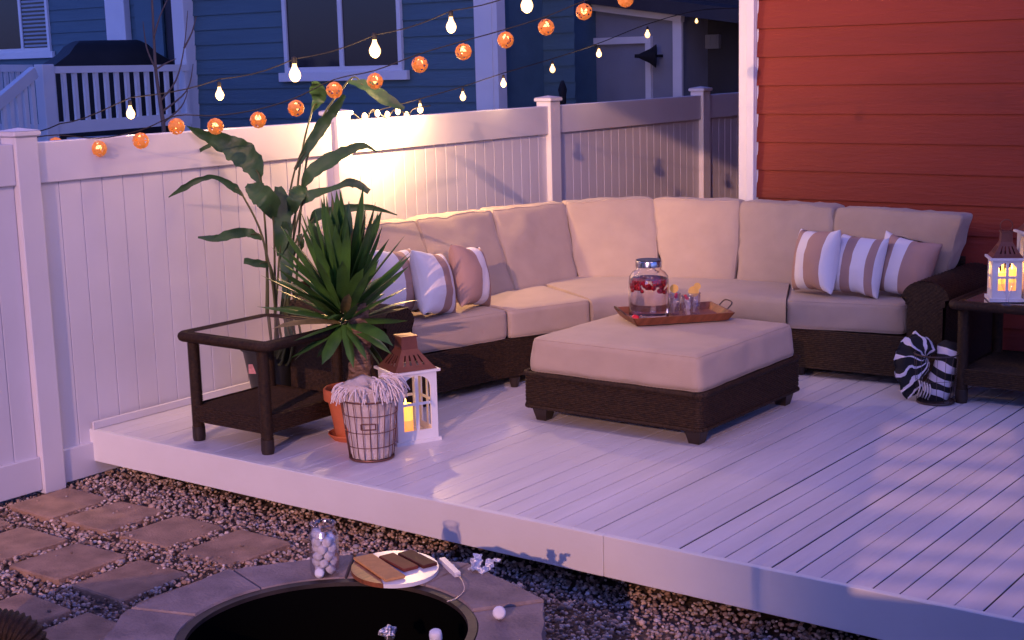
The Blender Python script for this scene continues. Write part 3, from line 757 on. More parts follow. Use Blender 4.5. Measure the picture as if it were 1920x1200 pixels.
# arms: rolled wicker
def arm(p_front, p_back, w, zt, name='arm'):
    """wicker arm with a rolled top; front panel follows the arm outline"""
    pf, pb = Vector((*p_front, 0)), Vector((*p_back, 0)); d = (pb-pf).normalized(); s_ = Vector((d.y, -d.x, 0))
    # outline cross-section across the arm (s, z)
    prof = []
    for k in range(40):
        t = k/39
        prof.append(t)
    out = [(-w/2+.02, .05), (-w/2+.02, zt-.14)]
    for k in range(13):
        a = math.pi+(-math.pi)*k/12; out.append((math.cos(a)*(w/2+.012), zt-.105+math.sin(a)*.105))
    out += [(w/2-.005, zt-.14), (w/2-.025, .05)]
    dense = []
    for (a, c), (e, f) in zip(out[:-1], out[1:]):
        L = math.hypot(e-a, f-c); n_ = max(1, round(L/.006))
        for i in range(n_): dense.append((a+(e-a)*i/n_, c+(f-c)*i/n_))
    dense.append(out[-1]); L = (pb-pf).length; nl = round(L/.0065); vs = []; fs = []
    for i in range(nl+1):
        for j, (s, z) in enumerate(dense):
            p = pf+d*L*i/nl
            ribs = math.sin(math.pi*i*.0065/.026+((j//2) % 2)*math.pi)*.0028*(j % 2)
            dip = -.05*max(0, (i/nl-.25))  # top slopes down to the back a little
            k_ = 1+ribs/max(.05, abs(s)+.05)
            vs.append((p.x+s_.x*s*k_, p.y+s_.y*s*k_, z+ribs*(1 if abs(s) < w/2-.02 else 0)+(0 if z < zt-.2 else dip*0)))
    K = len(dense); fs = [(i*K+j, (i+1)*K+j, (i+1)*K+j+1, i*K+j+1) for i in range(nl) for j in range(K-1)]
    b = MB().add(vs, fs)
    # front face, gridded rows
    rows = int((zt-.05)/.0055); fv = []; ff = []; C = 36
    for r_ in range(rows+1):
        z = .05+(zt-.052)*r_/rows
        xs = [s for s, zz in out]
        hwid = w/2-.022 if z < zt-.14 else (w/2+.012)*math.sqrt(max(0, 1-((z-(zt-.105))/.105)**2)) if z > zt-.105 else w/2-.01
        for c_ in range(C+1):
            s = -hwid+2*hwid*c_/C; bul = .0035*math.sin(math.pi*c_/2.2+((r_//2) % 2)*math.pi)*(r_ % 2)
            p = pf-d*(.004+bul)+s_*s; fv.append((p.x, p.y, z))
    ff = [(r_*(C+1)+c_, r_*(C+1)+c_+1, (r_+1)*(C+1)+c_+1, (r_+1)*(C+1)+c_) for r_ in range(rows) for c_ in range(C)]
    b.add(fv, ff); q = b.build(name, 'wicker', sf, True, auto=60); return q
arm((3.50, 3.08), (3.50, 3.90), .25, .63)
arm((1.28, 1.15), (.52, 1.15), .23, .60)
for (x, y) in ((1.28, 1.35), (1.42, 2.0), (1.64, 2.6), (2.72, 3.14), (3.5, 3.2), (.5, 1.2), (3.5, 3.85), (.6, 3.6)):
    b = MB(); b.lathe([(.022, 0), (.035, .06)], (x, y, 0), 12); b.build('foot', 'footwood', sf, True, auto=40)

# striped throw pillows
PA = stripe_mat('pillow_stripes_a', [(0, WHT), (.40, TAN), (.66, WHT), (.82, TAN), (.94, WHT)], wob=.006)
PB = stripe_mat('pillow_stripes_b', [(0, TAN), (.42, WHT), (.68, TAN), (.94, WHT)], wob=.006)
PC = stripe_mat('pillow_stripes_c', [(0, WHT), (.06, TAN), (.22, WHT), (.50, TAN), (.86, WHT)], wob=.006)
PD = stripe_mat('pillow_stripes_d', [(0, TAN), (.15, WHT), (.33, TAN), (.52, WHT), (.80, TAN), (.93, WHT)], wob=.006)
PE = stripe_mat('pillow_stripes_e', [(0, WHT), (.14, TAN), (.30, WHT), (.54, TAN)], wob=.006)
def mkpillow(px, py, D, nrm, up, w, h, t, m_, label, seed, roll=0):
    c = Vector(at(px, py, D)); b = MB(); pillow(b, c, nrm, up, w, h, t, seed=seed); o = b.build('throw_pillow', m_, loc=c, smooth=True)
    tag(o, label, 'pillow', 'tan and white striped throw pillows'); return o
mkpillow(742, 527, 8.25, (.97, .05, .30), (-.30, .10, 1), .36, .38, .20, PA, 'striped pillow half hidden behind the spiky palm leaves', 1)
mkpillow(812, 532, 8.32, (.97, .22, .30), (-.30, .16, 1), .35, .38, .20, PA, 'striped pillow with a broad white edge, second from the sofa\'s left arm', 2)
mkpillow(882, 518, 8.55, (.97, .22, .25), (-.25, .14, 1), .35, .37, .19, PB, 'striped pillow with a broad tan edge, nearest the sofa corner on the left', 3)
mkpillow(1530, 489, 8.68, (-.42, -.90, .22), (.05, .25, 1), .35, .38, .20, PC, 'narrow looking striped pillow farthest from the right arm of the sofa', 4)
mkpillow(1607, 497, 8.60, (-.10, -.95, .25), (.08, .25, 1), .35, .36, .19, PD, 'striped pillow in the middle of the three on the right', 5)
mkpillow(1698, 501, 8.52, (-.12, -.95, .25), (.18, .25, 1), .38, .36, .18, PE, 'striped pillow leaning against the right wicker arm of the sofa', 6)

# ------------------------------------------------------------ ottoman
ot = thing('ottoman', 'square wicker ottoman with a thick tan cushion in front of the sectional sofa', 'ottoman', (2.5, 1.93, 0))
ox0, oy0, ox1, oy1 = 1.955, 1.37, 3.035, 2.47
def rrect(x0, y0, x1, y1, r, n=5):
    out = []
    for cx, cy, a0 in ((x1-r, y0+r, -90), (x1-r, y1-r, 0), (x0+r, y1-r, 90), (x0+r, y0+r, 180)):
        for i in range(n+1): a = R(a0+90*i/n); out.append((cx+r*math.cos(a), cy+r*math.sin(a)))
    return out
b = MB(); weave(b, rrect(ox0, oy0, ox1, oy1, .035), .085, .262, closed=True, norm=1, strand=.0105)
q = rrect(ox0, oy0, ox1, oy1, .04); weave_tube(b, [(x, y, .262) for x, y in q+q[:1]], .014, pitch=.02, n=8)
weave_tube(b, [(x, y, .085) for x, y in q+q[:1]], .010, pitch=.02, n=8)
b.prism(rrect(ox0+.01, oy0+.01, ox1-.01, oy1-.01, .03), .09, .25); b.build('frame', 'wicker', ot, True, auto=50)
b = MB(); cushion(b, [(ox0+.012, oy0+.012, .262), (ox1-.012, oy0+.012, .262), (ox1-.012, oy1-.012, .262), (ox0+.012, oy1-.012, .262), (ox0+.03, oy0+.03, .455), (ox1-.03, oy0+.03, .455), (ox1-.03, oy1-.03, .455), (ox0+.03, oy1-.03, .455)], r=.042, puff=.05, n=26, wr=.004, seed=33)
b.build('cushion', 'tan', ot, True)
for (x, y) in ((2.03, 1.45), (2.965, 1.45), (2.965, 2.40), (2.03, 2.40)):
    b = MB(); vs = [(x+i*.030, y+j*.030, 0) for i, j in ((-1, -1), (1, -1), (1, 1), (-1, 1))]+[(x+i*.052, y+j*.052, .095) for i, j in ((-1, -1), (1, -1), (1, 1), (-1, 1))]
    b.hexa(vs); b.build('leg', 'footwood', ot)

# ------------------------------------------------------------ wicker side tables
def side_table(x0, y0, x1, y1, h, label):
    t = thing('side_table', label, 'side table', ((x0+x1)/2, (y0+y1)/2, 0), 'wicker side tables')
    b = MB(); q = rrect(x0+.02, y0+.02, x1-.02, y1-.02, .045, 6); weave_tube(b, [(x, y, h-.022) for x, y in q+q[:1]], .024, n=10)
    q2 = rrect(x0+.055, y0+.055, x1-.055, y1-.055, .03, 4); weave_tube(b, [(x, y, h-.018) for x, y in q2+q2[:1]], .018, n=8); b.build('top_frame', 'wicker', t, True)
    b = MB(); b.prism(rrect(x0+.06, y0+.06, x1-.06, y1-.06, .03), h-.012, h-.004); b.build('glass_top', 'tabletop', t)
    for x in (x0+.075, x1-.085):
        for y in (y0+.065, y1-.075):
            b = MB(); weave_tube(b, [(x, y, .06), (x, y, h-.03)], .030, n=14, amp=.003); lg = b.build('leg', 'wicker', t, True)
            b = MB(); b.lathe([(.030, 0), (.034, .02), (.033, .075)], (x, y, 0), 14); b.build('foot', 'footwood', lg, True, auto=50)
    b = MB(); sx0, sy0, sx1, sy1 = x0+.075, y0+.065, x1-.085, y1-.075
    b.prism([(sx0, sy0), (sx1, sy0), (sx1, sy1), (sx0, sy1)], .165, .183)
    n_ = round((sy1-sy0)/.011)
    for i in range(n_):
        y = sy0+(i+.5)*(sy1-sy0)/n_; m_ = 16
        b.tube([(sx0+(sx1-sx0)*k/m_, y, .186+.002*math.sin(k*math.pi/1+i*math.pi)) for k in range(m_+1)], .0062, 5)
    weave(b, [(sx0, sy0-.022), (sx1, sy0-.022)], .105, .195); weave(b, [(sx1+.022, sy0), (sx1+.022, sy1)], .105, .195)
    weave(b, [(sx1, sy1+.02), (sx0, sy1+.02)], .105, .195); weave(b, [(sx0-.02, sy1), (sx0-.02, sy0)], .105, .195)
    b.build('shelf', 'wicker', t, True, auto=60); return t
side_table(.665, .10, 1.335, .76, .575, 'wicker side table with a glass top beside the palms and the fence')
side_table(3.70, 2.86, 4.40, 3.56, .565, 'dark side table carrying lanterns in the shade of the red wall')

# ------------------------------------------------------------ lanterns
def lantern(c, ang, w, h, label, lit=1.0, candles=((0, 0, .16),), ring_=True, roofh=.15):
    """c base centre, ang = direction the front faces"""
    t = thing('lantern', label, 'lantern', c, 'white wooden lanterns with candles')
    C = Vector(c); n_ = Vector((math.cos(ang), math.sin(ang), 0)); s_ = Vector((-n_.y, n_.x, 0)); U = Vector((0, 0, 1))
    def P(a, b_, z): return C+s_*a+n_*b_+U*z
    def bx(mb, a0, a1, b0, b1, z0, z1): return mb.hexa([P(a0, b0, z0), P(a1, b0, z0), P(a1, b1, z0), P(a0, b1, z0), P(a0, b0, z1), P(a1, b0, z1), P(a1, b1, z1), P(a0, b1, z1)])
    w2 = w/2; e = .012
    b = MB(); bx(b, -w2-.012, w2+.012, -w2-.012, w2+.012, 0, .018); bx(b, -w2, w2, -w2, w2, .018, .03); b.build('base', 'lantwhite', t)
    b = MB(); bx(b, -w2-.016, w2+.016, -w2-.016, w2+.016, h-.012, h); b.build('top_plate', 'lantwhite', t)
    pw = .016+.09*w; z0, z1 = .03, h-.012
    for k in range(4):
        a = k*math.pi/2; fn = n_*math.cos(a)+s_*math.sin(a); ft = -n_*math.sin(a)+s_*math.cos(a)
        b = MB(); o = C+fn*(w2-.008)
        def pan(poly): b.extr(poly, o, ft, U, fn*.008)
        ww = w2 if k % 2 == 0 else w2-.0085
        pan([(-ww, z0), (-ww+pw, z0), (-ww+pw, z1), (-ww, z1)]); pan([(ww-pw, z0), (ww, z0), (ww, z1), (ww-pw, z1)])
        pan([(-ww+pw, z0), (ww-pw, z0), (ww-pw, z0+pw), (-ww+pw, z0+pw)])
        r_ = ww-pw; zc = z1-.014-r_*.8
        arc = [(r_*math.cos(math.pi*i/14), zc+r_*.8*math.sin(math.pi*i/14)) for i in range(15)]
        pan([(ww-pw, z1), (-ww+pw, z1)]+[p for p in arc[::-1]])
        b2 = C+fn*(w2-.006); mw = .003+.03*w
        b.extr([(-mw, z0+pw), (mw, z0+pw), (mw, z1-.015), (-mw, z1-.015)], b2, ft, U, fn*.005)
        zm = z0+(z1-z0)*.52
        b.extr([(-r_, zm-.007), (-mw, zm-.007), (-mw, zm+.007), (-r_, zm+.007)], b2, ft, U, fn*.005)
        b.extr([(mw, zm-.007), (r_, zm-.007), (r_, zm+.007), (mw, zm+.007)], b2, ft, U, fn*.005)
        b.build('frame_panel', 'lantwhite', t)
    # copper roof: slotted truncated pyramid and a chimney
    b = MB(); rb, rt = w2+.004, w2*.40; rh_ = roofh*.62
    for k in range(4):
        a = k*math.pi/2; fn = n_*math.cos(a)+s_*math.sin(a); ft = -n_*math.sin(a)+s_*math.cos(a)
        def Q(u, v): # u -1..1 across, v 0..1 up
            rr_ = rb+(rt-rb)*v**.85; return C+fn*rr_+ft*u*rr_+U*(h+.0005+rh_*v)
        us = [-1, -.62, -.50, -.26, -.14, .14, .26, .50, .62, 1]; vsn = [0, .25, .72, 1]
        idx = {}
        vs = [Q(u, v) for u in us for v in vsn]; fs = []
        for i in range(len(us)-1):
            for j in range(3):
                if j == 1 and i in (1, 3, 5, 7): continue
                fs.append((i*4+j, (i+1)*4+j, (i+1)*4+j+1, i*4+j+1))
        b.add(vs, fs)
    b.build('roof', 'copper', t)
    b = MB(); vs = [P(a*rt*f, c_*rt*f, z) for z, f in ((h+rh_+.0005, 1), (h+roofh, .92)) for a, c_ in ((-1, -1), (1, -1), (1, 1), (-1, 1))]
    b.hexa(vs); bx(b, -rt*1.05, rt*1.05, -rt*1.05, rt*1.05, h+roofh+.0005, h+roofh+.008); b.build('chimney', 'copper', t)
    if ring_:
        b = MB(); b.tube([P(.032*math.cos(a), 0, h+roofh+.035+.032*math.sin(a)) for a in [2*math.pi*i/16 for i in range(17)]], .003, 6); b.build('ring_handle', 'copper', t, True)
    for a, b_, hh in candles:
        q = MB(); p = P(a, b_, .031); q.lathe([(.034, 0), (.036, .004), (.036, hh*.5)], p, 20, cap=True); cd = q.build('candle', 'candle', t, True, auto=50)
        q = MB(); q.lathe([(.036, hh*.5+.0005), (.036, hh-.006), (.032, hh), (.020, hh-.012), (.001, hh-.014)], p, 20, cap=True); q.build('glowing_wax', 'candlehot', cd, True, auto=50)
        q = MB(); q.lathe([(.002, hh-.01), (.006, hh+.005), (.003, hh+.02), (.0005, hh+.03)], p, 8); q.build('flame', 'flame', cd, True)
        lampobj('candle_lamp', p+Vector((0, 0, hh+.03)), .20*lit, (1, .5, .16), .012, t)
    return t
lantern((1.665, .765, 0), R(-24.7), .225, .375, 'tall white lantern with copper roof standing on the deck behind the wire basket', .5, ((-.035, .045, .165),), False, .16)
lantern((3.95, 3.04, .567), R(-62), .152, .235, 'small white lantern with two glowing candles on the dark side table', .6, ((-.035, .015, .12), (.032, .02, .14)), True, .13)
lantern((4.125, 3.12, .567), R(-52), .21, .37, 'larger white lantern cut off by the right edge on the dark side table', .5, ((0, 0, .13),), False, .16)
# small glass figurine in front
fg = Vector(at(1889, 558, 7.60)); fg.z = .567
b = MB(); b.lathe([(.03, 0), (.03, .005), (.008, .012), (.009, .05), (.02, .075), (.034, .11), (.036, .13), (.033, .15)], fg, 20, cap=False)
o = b.build('glass_goblet', 'thin', loc=fg, smooth=True); tag(o, 'small clear goblet standing in front of the lit lantern', 'glass')

# ------------------------------------------------------------ terracotta pot with yucca palm
pc = Vector((1.40, .62, 0))
yp = thing('potted_palm', 'spiky leaved palm with a thick trunk in a terracotta pot behind the basket', 'plant', pc)
b = MB(); b.lathe([(.085, .02), (.118, .205), (.118, .21), (.138, .21), (.140, .262), (.134, .27), (.124, .268), (.118, .22)], pc, 40, cap=False); po = b.build('pot', 'terracotta', yp, True, auto=40)
b = MB(); b.lathe([(.10, 0), (.125, .028), (.122, .034), (.112, .02), (.01, .015)], pc, 40); b.build('saucer', 'terracotta', po, True, auto=40)
b = MB(); b.lathe([(.001, .235), (.119, .232)], pc, 24, cap=False); b.build('soil', 'soil', yp)
b = MB(); tb = smooth_path([pc+Vector((0.02, .04, .22)), pc+Vector((0.03, .05, .4)), pc+Vector((.03, .06, .56)), pc+Vector((.02, .06, .70))], 8)
rr_ = [.060-.010*i/len(tb)+.004*math.sin(i*2.1) for i in range(len(tb))]; b.tube(tb, rr_, 16)
for i in range(b.n):
    v = Vector(b.v[i]); b.v[i] = tuple(v+Vector((noise.noise(v*30), noise.noise(v*30+Vector((5, 0, 0))), 0))*.008)
b.build('trunk', 'bark', yp, True)
crown = pc+Vector((-.04, .02, .68)); lr = random.Random(21)
bl, bd = MB(), MB()
for i in range(120):
    az = i*2.39996+lr.uniform(-.2, .2); t = i/120
    el = R(88-88*t**1.15+lr.uniform(-18, 14)) if i < 106 else R(lr.uniform(-45, -5)); L = lr.uniform(.44, .56)*(.66+.34*math.sin(max(el, 0))) if el > -.1 else lr.uniform(.22, .30)
    base = crown+Vector((0, 0, -.22*t+.11)); d = Vector((math.cos(az)*math.cos(el), math.sin(az)*math.cos(el), math.sin(el)))
    base += Vector((math.cos(az), math.sin(az), 0))*.03
    droop = (.02+.11*t**2)*L*lr.uniform(.2, 2.4)
    pts = [base, base+d*L*.35-Vector((0, 0, droop*.12)), base+d*L*.7-Vector((0, 0, droop*.5)), base+d*L-Vector((0, 0, droop*1.2))]
    side = d.cross(Vector((0, 0, 1))); side = side if side.length > .05 else Vector((1, 0, 0)); side = side.normalized()
    side = (Matrix.Rotation(lr.uniform(-.7, .7), 3, d) @ side)
    w_ = lr.uniform(.020, .030)
    leafmesh(bd if lr.random() < .05 else bl, pts, [w_*.8, w_*1.15, w_, .0008], side, 3, .35, .0)
bl.build('foliage', 'leaf', yp, True); bd.build('dry_foliage', 'leafdry', yp, True)

# ------------------------------------------------------------ bird of paradise in black nursery pot
bp_ = Vector((.36, 1.03, 0)); bp_ = Vector(on(513, 742, 0.0)); bp_.z = 0
bop = thing('bird_of_paradise', 'tall broad leaved bird of paradise plant in a black nursery pot against the fence', 'plant', bp_)
b = MB(); b.lathe([(.118, 0), (.165, .285), (.178, .287), (.180, .315), (.168, .315), (.160, .28)], bp_, 36, cap=False); pt = b.build('pot', 'blackpot', bop, True, auto=40)
b = MB(); lp = Vector(at(474, 692, (bp_-Vector(CAM)).dot(Vector(cf))-.155)); b.bar(lp-Vector(cr)*.024, lp+Vector(cr)*.024, .003, .055, up=(0, 0, 1)); b.build('plant_label', 'sticker', pt)
b = MB(); b.lathe([(.001, .25), (.160, .25)], bp_, 24, cap=False); b.build('soil', 'soil', bop)
D0 = 8.15
leaves = [ # spine pixels, half widths px, depth offset, stem control px
 ([(489, 345), (478, 312), (452, 286), (415, 266), (378, 251), (350, 236)], [5, 22, 27, 19, 9, 1], 0, (500, 470)),
 ([(395, 272), (372, 283), (345, 294)], [4, 3.5, 1], .0, None),
 ([(455, 366), (437, 350), (405, 333), (378, 335), (348, 350), (316, 370)], [3, 8, 4, 5, 6, 1], -.1, (498, 470)),
 ([(512, 408), (503, 378), (484, 362), (462, 348)], [6, 22, 20, 5], -.15, (515, 480)),
 ([(524, 480), (529, 432), (527, 388), (522, 350)], [5, 17, 22, 7], -.1, (520, 540)),
 ([(553, 318), (578, 275), (602, 238), (625, 208), (646, 178)], [3, 10, 12, 10, 4], .05, (535, 430)),
 ([(584, 212), (596, 190), (598, 168), (592, 152)], [2, 12, 19, 8], .3, (560, 330)),
 ([(652, 153), (688, 162), (722, 186), (758, 204)], [3, 12, 14, 4], .3, (575, 300)),
 ([(566, 358), (580, 330), (612, 305), (650, 284), (682, 274), (707, 286)], [4, 14, 16, 11, 8, 2], 0, (540, 470)),
 ([(566, 384), (582, 366), (624, 353), (662, 343), (692, 360)], [4, 11, 5, 9, 6], -.1, (545, 480)),
 ([(577, 428), (592, 404), (636, 394), (690, 388), (745, 403)], [5, 12, 9, 6, 1], -.1, (545, 500)),
 ([(492, 448), (466, 437), (435, 440), (402, 448), (371, 445)], [4, 9, 10, 7, 2], -.15, (512, 540)),
 ([(506, 496), (482, 494), (457, 489)], [5, 8, 6], -.1, (515, 550)),
 ([(545, 400), (552, 380), (560, 362), (568, 350)], [5, 14, 16, 9], -.05, (538, 480)),
 ([(560, 440), (566, 455), (564, 470)], [6, 5, 2], -.1, (545, 500)),
 ([(535, 560), (540, 500), (538, 450), (534, 415)], [6, 14, 15, 5], -.2, (528, 600)),
]
bs_, bv = MB(), MB()
for k, (sp, hw, dz, ctl) in enumerate(leaves):
    N = len(sp); pts = [Vector(at(x, y, D0+dz+.10*math.sin(k*1.3+i*.7)*(1 if i else 0))) for i, (x, y) in enumerate(sp)]
    side = Vector(cu)*.9+Vector(cr)*.1
    d_ = (pts[-1]-pts[0]).normalized(); side = d_.cross(Vector(cf)).normalized()+Vector(cf)*.35*math.sin(k)
    b = MB(); leafmesh(b, pts, [h*.95*D0/FPX for h in hw], side, 7, .28, .32, seed=k*3.3)
    b.build('leaf', 'leafbig', bop, True)
    if ctl:
        bx_ = 513+(k*37 % 24)-12
        p = [Vector(at(bx_*.5+ctl[0]*.5, 655, D0+.12)), Vector(at(ctl[0], ctl[1], D0+dz*.6)), pts[0], pts[0].lerp(pts[1], .8)]
        p = [Vector((bp_.x+.05*math.cos(k*2), bp_.y+.05*math.sin(k*2), .24))]+p
        q = smooth_path(p, 6); bs_.tube(q, [.009*(1-.55*i/len(q)) for i in range(len(q))], 7)
bs_.build('stem', 'stem', bop, True)

# ------------------------------------------------------------ wire basket with cream throw
bc = Vector((1.745, .39, 0))
def wire_basket(c, r0, r1, h, m_, label, nv=22, rings=(.25, .5, .78), wr=.0022, plate=None):
    t = thing('wire_basket', label, 'basket', c)
    b = MB()
    for k in range(nv):
        a = 2*math.pi*k/nv; b.tube([c+Vector((math.cos(a)*(r0+(r1-r0)*s), math.sin(a)*(r0+(r1-r0)*s), .004+(h-.004)*s)) for s in (0, .5, 1)], wr, 5)
    b.build('upright_wires', m_, t, True)
    b = MB()
    for s in rings:
        r = r0+(r1-r0)*s; b.tube([c+Vector((math.cos(a)*r, math.sin(a)*r, h*s)) for a in [2*math.pi*i/36 for i in range(37)]], wr, 5)
    b.build('hoop_wires', m_, t, True)
    b = MB()
    b.tube([c+Vector((math.cos(a)*r1, math.sin(a)*r1, .004+h)) for a in [2*math.pi*i/36 for i in range(37)]], .0045, 6); b.build('rim', m_, t, True)
    b = MB(); b.lathe([(.001, .003), (r0+.003, .003), (r0+.005, .007), (r0+.003, .013)], c, 30, cap=False); b.build('bottom', m_, t, True)
    if plate:
        a = plate; r = r0+(r1-r0)*.62+.003; z = h*.62
        n_ = Vector((math.cos(a), math.sin(a), 0)); s_ = Vector((-n_.y, n_.x, 0)); p = c+n_*r+Vector((0, 0, z)); b = MB()
        for q0, q1 in (((-.035, -.014), (.035, -.014)), ((.035, -.014), (.035, .014)), ((.035, .014), (-.035, .014)), ((-.035, .014), (-.035, -.014))):
            b.bar(p+s_*q0[0]+Vector((0, 0, q0[1])), p+s_*q1[0]+Vector((0, 0, q1[1])), .005, .005)
        b.build('name_holder', m_, t)
    return t
wire_basket(bc, .108, .142, .30, 'wire', 'round wire basket holding a cream throw in front of the terracotta pot', plate=R(-52))
th = thing('throw_blanket', 'cream fringed throw blanket stuffed in the round wire basket', 'blanket', bc)
b = MB(); nz_, na = 34, 72; vs = []; fs = []
for i in range(nz_+1):
    s = i/nz_
    for k in range(na):
        a = 2*math.pi*k/na
        if s < .68: z = .012+s/.68*.32; r = .100+(.136-.100)*(s/.68)
        elif s < .82: q = (s-.68)/.14; z = .332+.045*math.sin(q*math.pi*.5); r = .137+.012*math.sin(q*math.pi)-.012*q
        else: q = (s-.82)/.18; z = .377-.035*q; r = .136*(1-q)+.001
        fold = .010*noise.noise(Vector((math.cos(a)*2.6, math.sin(a)*2.6, z*13)))+.006*math.sin(a*9+z*20)*(1 if s < .7 else .3)
        crease = -.016*max(0, noise.noise(Vector((math.cos(a)*4+7, math.sin(a)*4, z*16)))) if s < .72 else 0
        zz = z+(.025*noise.noise(Vector((math.cos(a)*1.8, math.sin(a)*1.8, 3)))+.012*math.sin(a*3)) * (max(0, s-.55)/.45)
        rr2 = max(.001, r-.002+fold+crease); vs.append((bc.x+math.cos(a)*rr2, bc.y+math.sin(a)*rr2, zz))
fs = [(i*na+k, i*na+(k+1) % na, (i+1)*na+(k+1) % na, (i+1)*na+k) for i in range(nz_) for k in range(na)]
b.add(vs, fs); b.build('blanket_body', 'throw', th, True)
b = MB(); fr_ = random.Random(4)
for k in range(150):
    if k < 70:   # dense bunch on the right front
        a = R(fr_.uniform(-40, 60)); r = fr_.uniform(.05, .13); z = .385+fr_.uniform(-.01, .03); L = fr_.uniform(.06, .13)
    else: a = R(fr_.uniform(-175, 60)); r = .135; z = .355+fr_.uniform(-.012, .02); L = fr_.uniform(.04, .09)
    p = bc+Vector((math.cos(a)*r, math.sin(a)*r, z)); pts = [p]; d = Vector((math.cos(a), math.sin(a), .5)).normalized(); d += Vector((fr_.uniform(-.5, .5), fr_.uniform(-.5, .5), fr_.uniform(-.2, .3)))
    for i in range(5):
        d += Vector((0, 0, -.55))+Vector((fr_.uniform(-.15, .15), fr_.uniform(-.15, .15), 0)); d.normalize(); p = p+d*L/5
        rad = math.hypot(p.x-bc.x, p.y-bc.y)
        if p.z < .34 and rad < .152: f = .152/max(rad, .01); p.x = bc.x+(p.x-bc.x)*f; p.y = bc.y+(p.y-bc.y)*f
        pts.append(p.copy())
    b.tube(smooth_path(pts, 2), .0032, 5)
b.build('fringe', 'fringe', th, True)

# ------------------------------------------------------------ dark basket with black and white blanket
rc = Vector((3.655, 2.86, 0))
wire_basket(rc, .098, .118, .27, 'wiredark', 'dark wire basket holding a black and white blanket beside the sofa arm', nv=16, wr=.0014, rings=(.5,))
NB = 16
bws = [0]
for i, q in enumerate((.075, .05, .09, .035, .07, .06, .10, .04, .08, .045, .075, .05, .10, .04)): bws.append(bws[-1]+q)
BW = stripe_mat('black_white_stripes', [(bws[i], (BLK if i % 2 == 0 else (.72, .66, .72))) for i in range(15)], axis=1, bump=.5, wob=.05)
BW2 = stripe_mat('black_white_roll', [(i/9, (BLK if i % 2 == 0 else (.72, .66, .72))) for i in range(9)], axis=1, bump=.5, wob=.02)
sb = thing('striped_blanket', 'black and white striped blanket rolled and draped over the dark wire basket', 'blanket', rc)
def lumpy(mb, f, s):
    for i in range(mb.n):
        v = Vector(mb.v[i]); mb.v[i] = tuple(v+Vector((noise.noise(v*f), noise.noise(v*f+Vector((7, 0, 0))), noise.noise(v*f+Vector((0, 9, 0)))))*s)
    return mb
Db = 8.05
b = MB(); q = smooth_path([at(1748, 752, Db-.03), at(1762, 716, Db-.05), at(1776, 680, Db-.08), at(1788, 643, Db-.09)], 9)
b.tube(q, [.086+.008*math.sin(i*.3) if i < len(q)-3 else .088-.014*(i-len(q)+4) for i in range(len(q))], 28, flat=.8); lumpy(b, 14, .012); b.build('rolled_part', BW2, sb, True)
b = MB(); apex = Vector(at(1742, 674, Db-.05))
outer = smooth_path([at(1752, 648, Db-.0), at(1734, 624, Db-.02), at(1706, 628, Db-.05), at(1684, 654, Db-.07), at(1677, 690, Db-.08), at(1688, 726, Db-.08), at(1702, 744, Db-.08), at(1714, 738, Db-.08)], 8)
nu, nv = len(outer)-1, 12; front = -Vector((cf[0], cf[1], 0)).normalized()
for sd_ in (1, -1):
    vs = []; st = []
    for i in range(nu+1):
        for j_ in range(nv+1):
            u, v = i/nu, j_/nv; p = apex.lerp(outer[i], v**.85)
            p = p+front*sd_*(.055*math.sin(math.pi*min(1, v*1.02))**.6+.012*math.sin(u*math.pi*14)*v)*(1 if sd_ > 0 else .5)
            p = p+Vector((0, 0, -.012*math.cos(u*math.pi*14)*v)); vs.append(p); st.append((v, min(.999, max(0, u+.03*math.sin(v*3))), 0))
    fs = [(i*(nv+1)+j_, (i+1)*(nv+1)+j_, (i+1)*(nv+1)+j_+1, i*(nv+1)+j_+1) for i in range(nu) for j_ in range(nv)]; b.add(vs, fs, st)
lumpy(b, 16, .030); b.build('draped_part', BW, sb, True)
b = MB()
for k in range(5):
    p = Vector(at(1722+k*5, 742+2*k, Db-.13)); b.tube(smooth_path([p+Vector((0, 0, .09)), p+Vector((.01, -.005, .05)), p+Vector((-.008, 0, .0))], 3), .004, 5)
b.build('fringe', 'fringe', sb, True)

# ------------------------------------------------------------ tray with drinks on the ottoman
ZC = .468
tc_ = Vector((2.40, 2.22, ZC))
ta = math.atan2(2.314-1.909, 2.672-2.336)   # long side direction
tu = Vector((math.cos(ta), math.sin(ta), 0)); tv = Vector((-tu.y, tu.x, 0))
c1, c2 = Vector(on(1194, 611, ZC)), Vector(on(1366, 600, ZC))
tu = (c2-c1).normalized(); tv = Vector((-tu.y, tu.x, 0)); TL = (c2-c1).length; TW = .34
tr_ = thing('serving_tray', 'brown wooden serving tray on the ottoman cushion', 'tray', (c1+c2)/2+tv*TW/2)
def T(a, b_, z): return c1+tu*a+tv*b_+Vector((0, 0, z-0))
b = MB(); b.hexa([T(0, 0, 0), T(TL, 0, 0), T(TL, TW, 0), T(0, TW, 0), T(0, 0, .010), T(TL, 0, .010), T(TL, TW, .010), T(0, TW, .010)]); b.build('base', 'traywood', tr_)
b = MB(); e, hh, t_ = .028, .045, .008
def wall4(p, q, p2, q2):   # outward-leaning side
    n_ = ((q-p).cross(Vector((0, 0, 1)))).normalized()*-t_
    b.hexa([p, q, q+n_, p+n_, p2, q2, q2+n_, p2+n_])
cs = [T(0, 0, .001), T(TL, 0, .001), T(TL, TW, .001), T(0, TW, .001)]; co_ = [T(-e, -e, hh), T(TL+e, -e, hh), T(TL+e, TW+e, hh), T(-e, TW+e, hh)]
for i in range(4): wall4(cs[i], cs[(i+1) % 4], co_[i], co_[(i+1) % 4])
b.build('side', 'traywood', tr_)
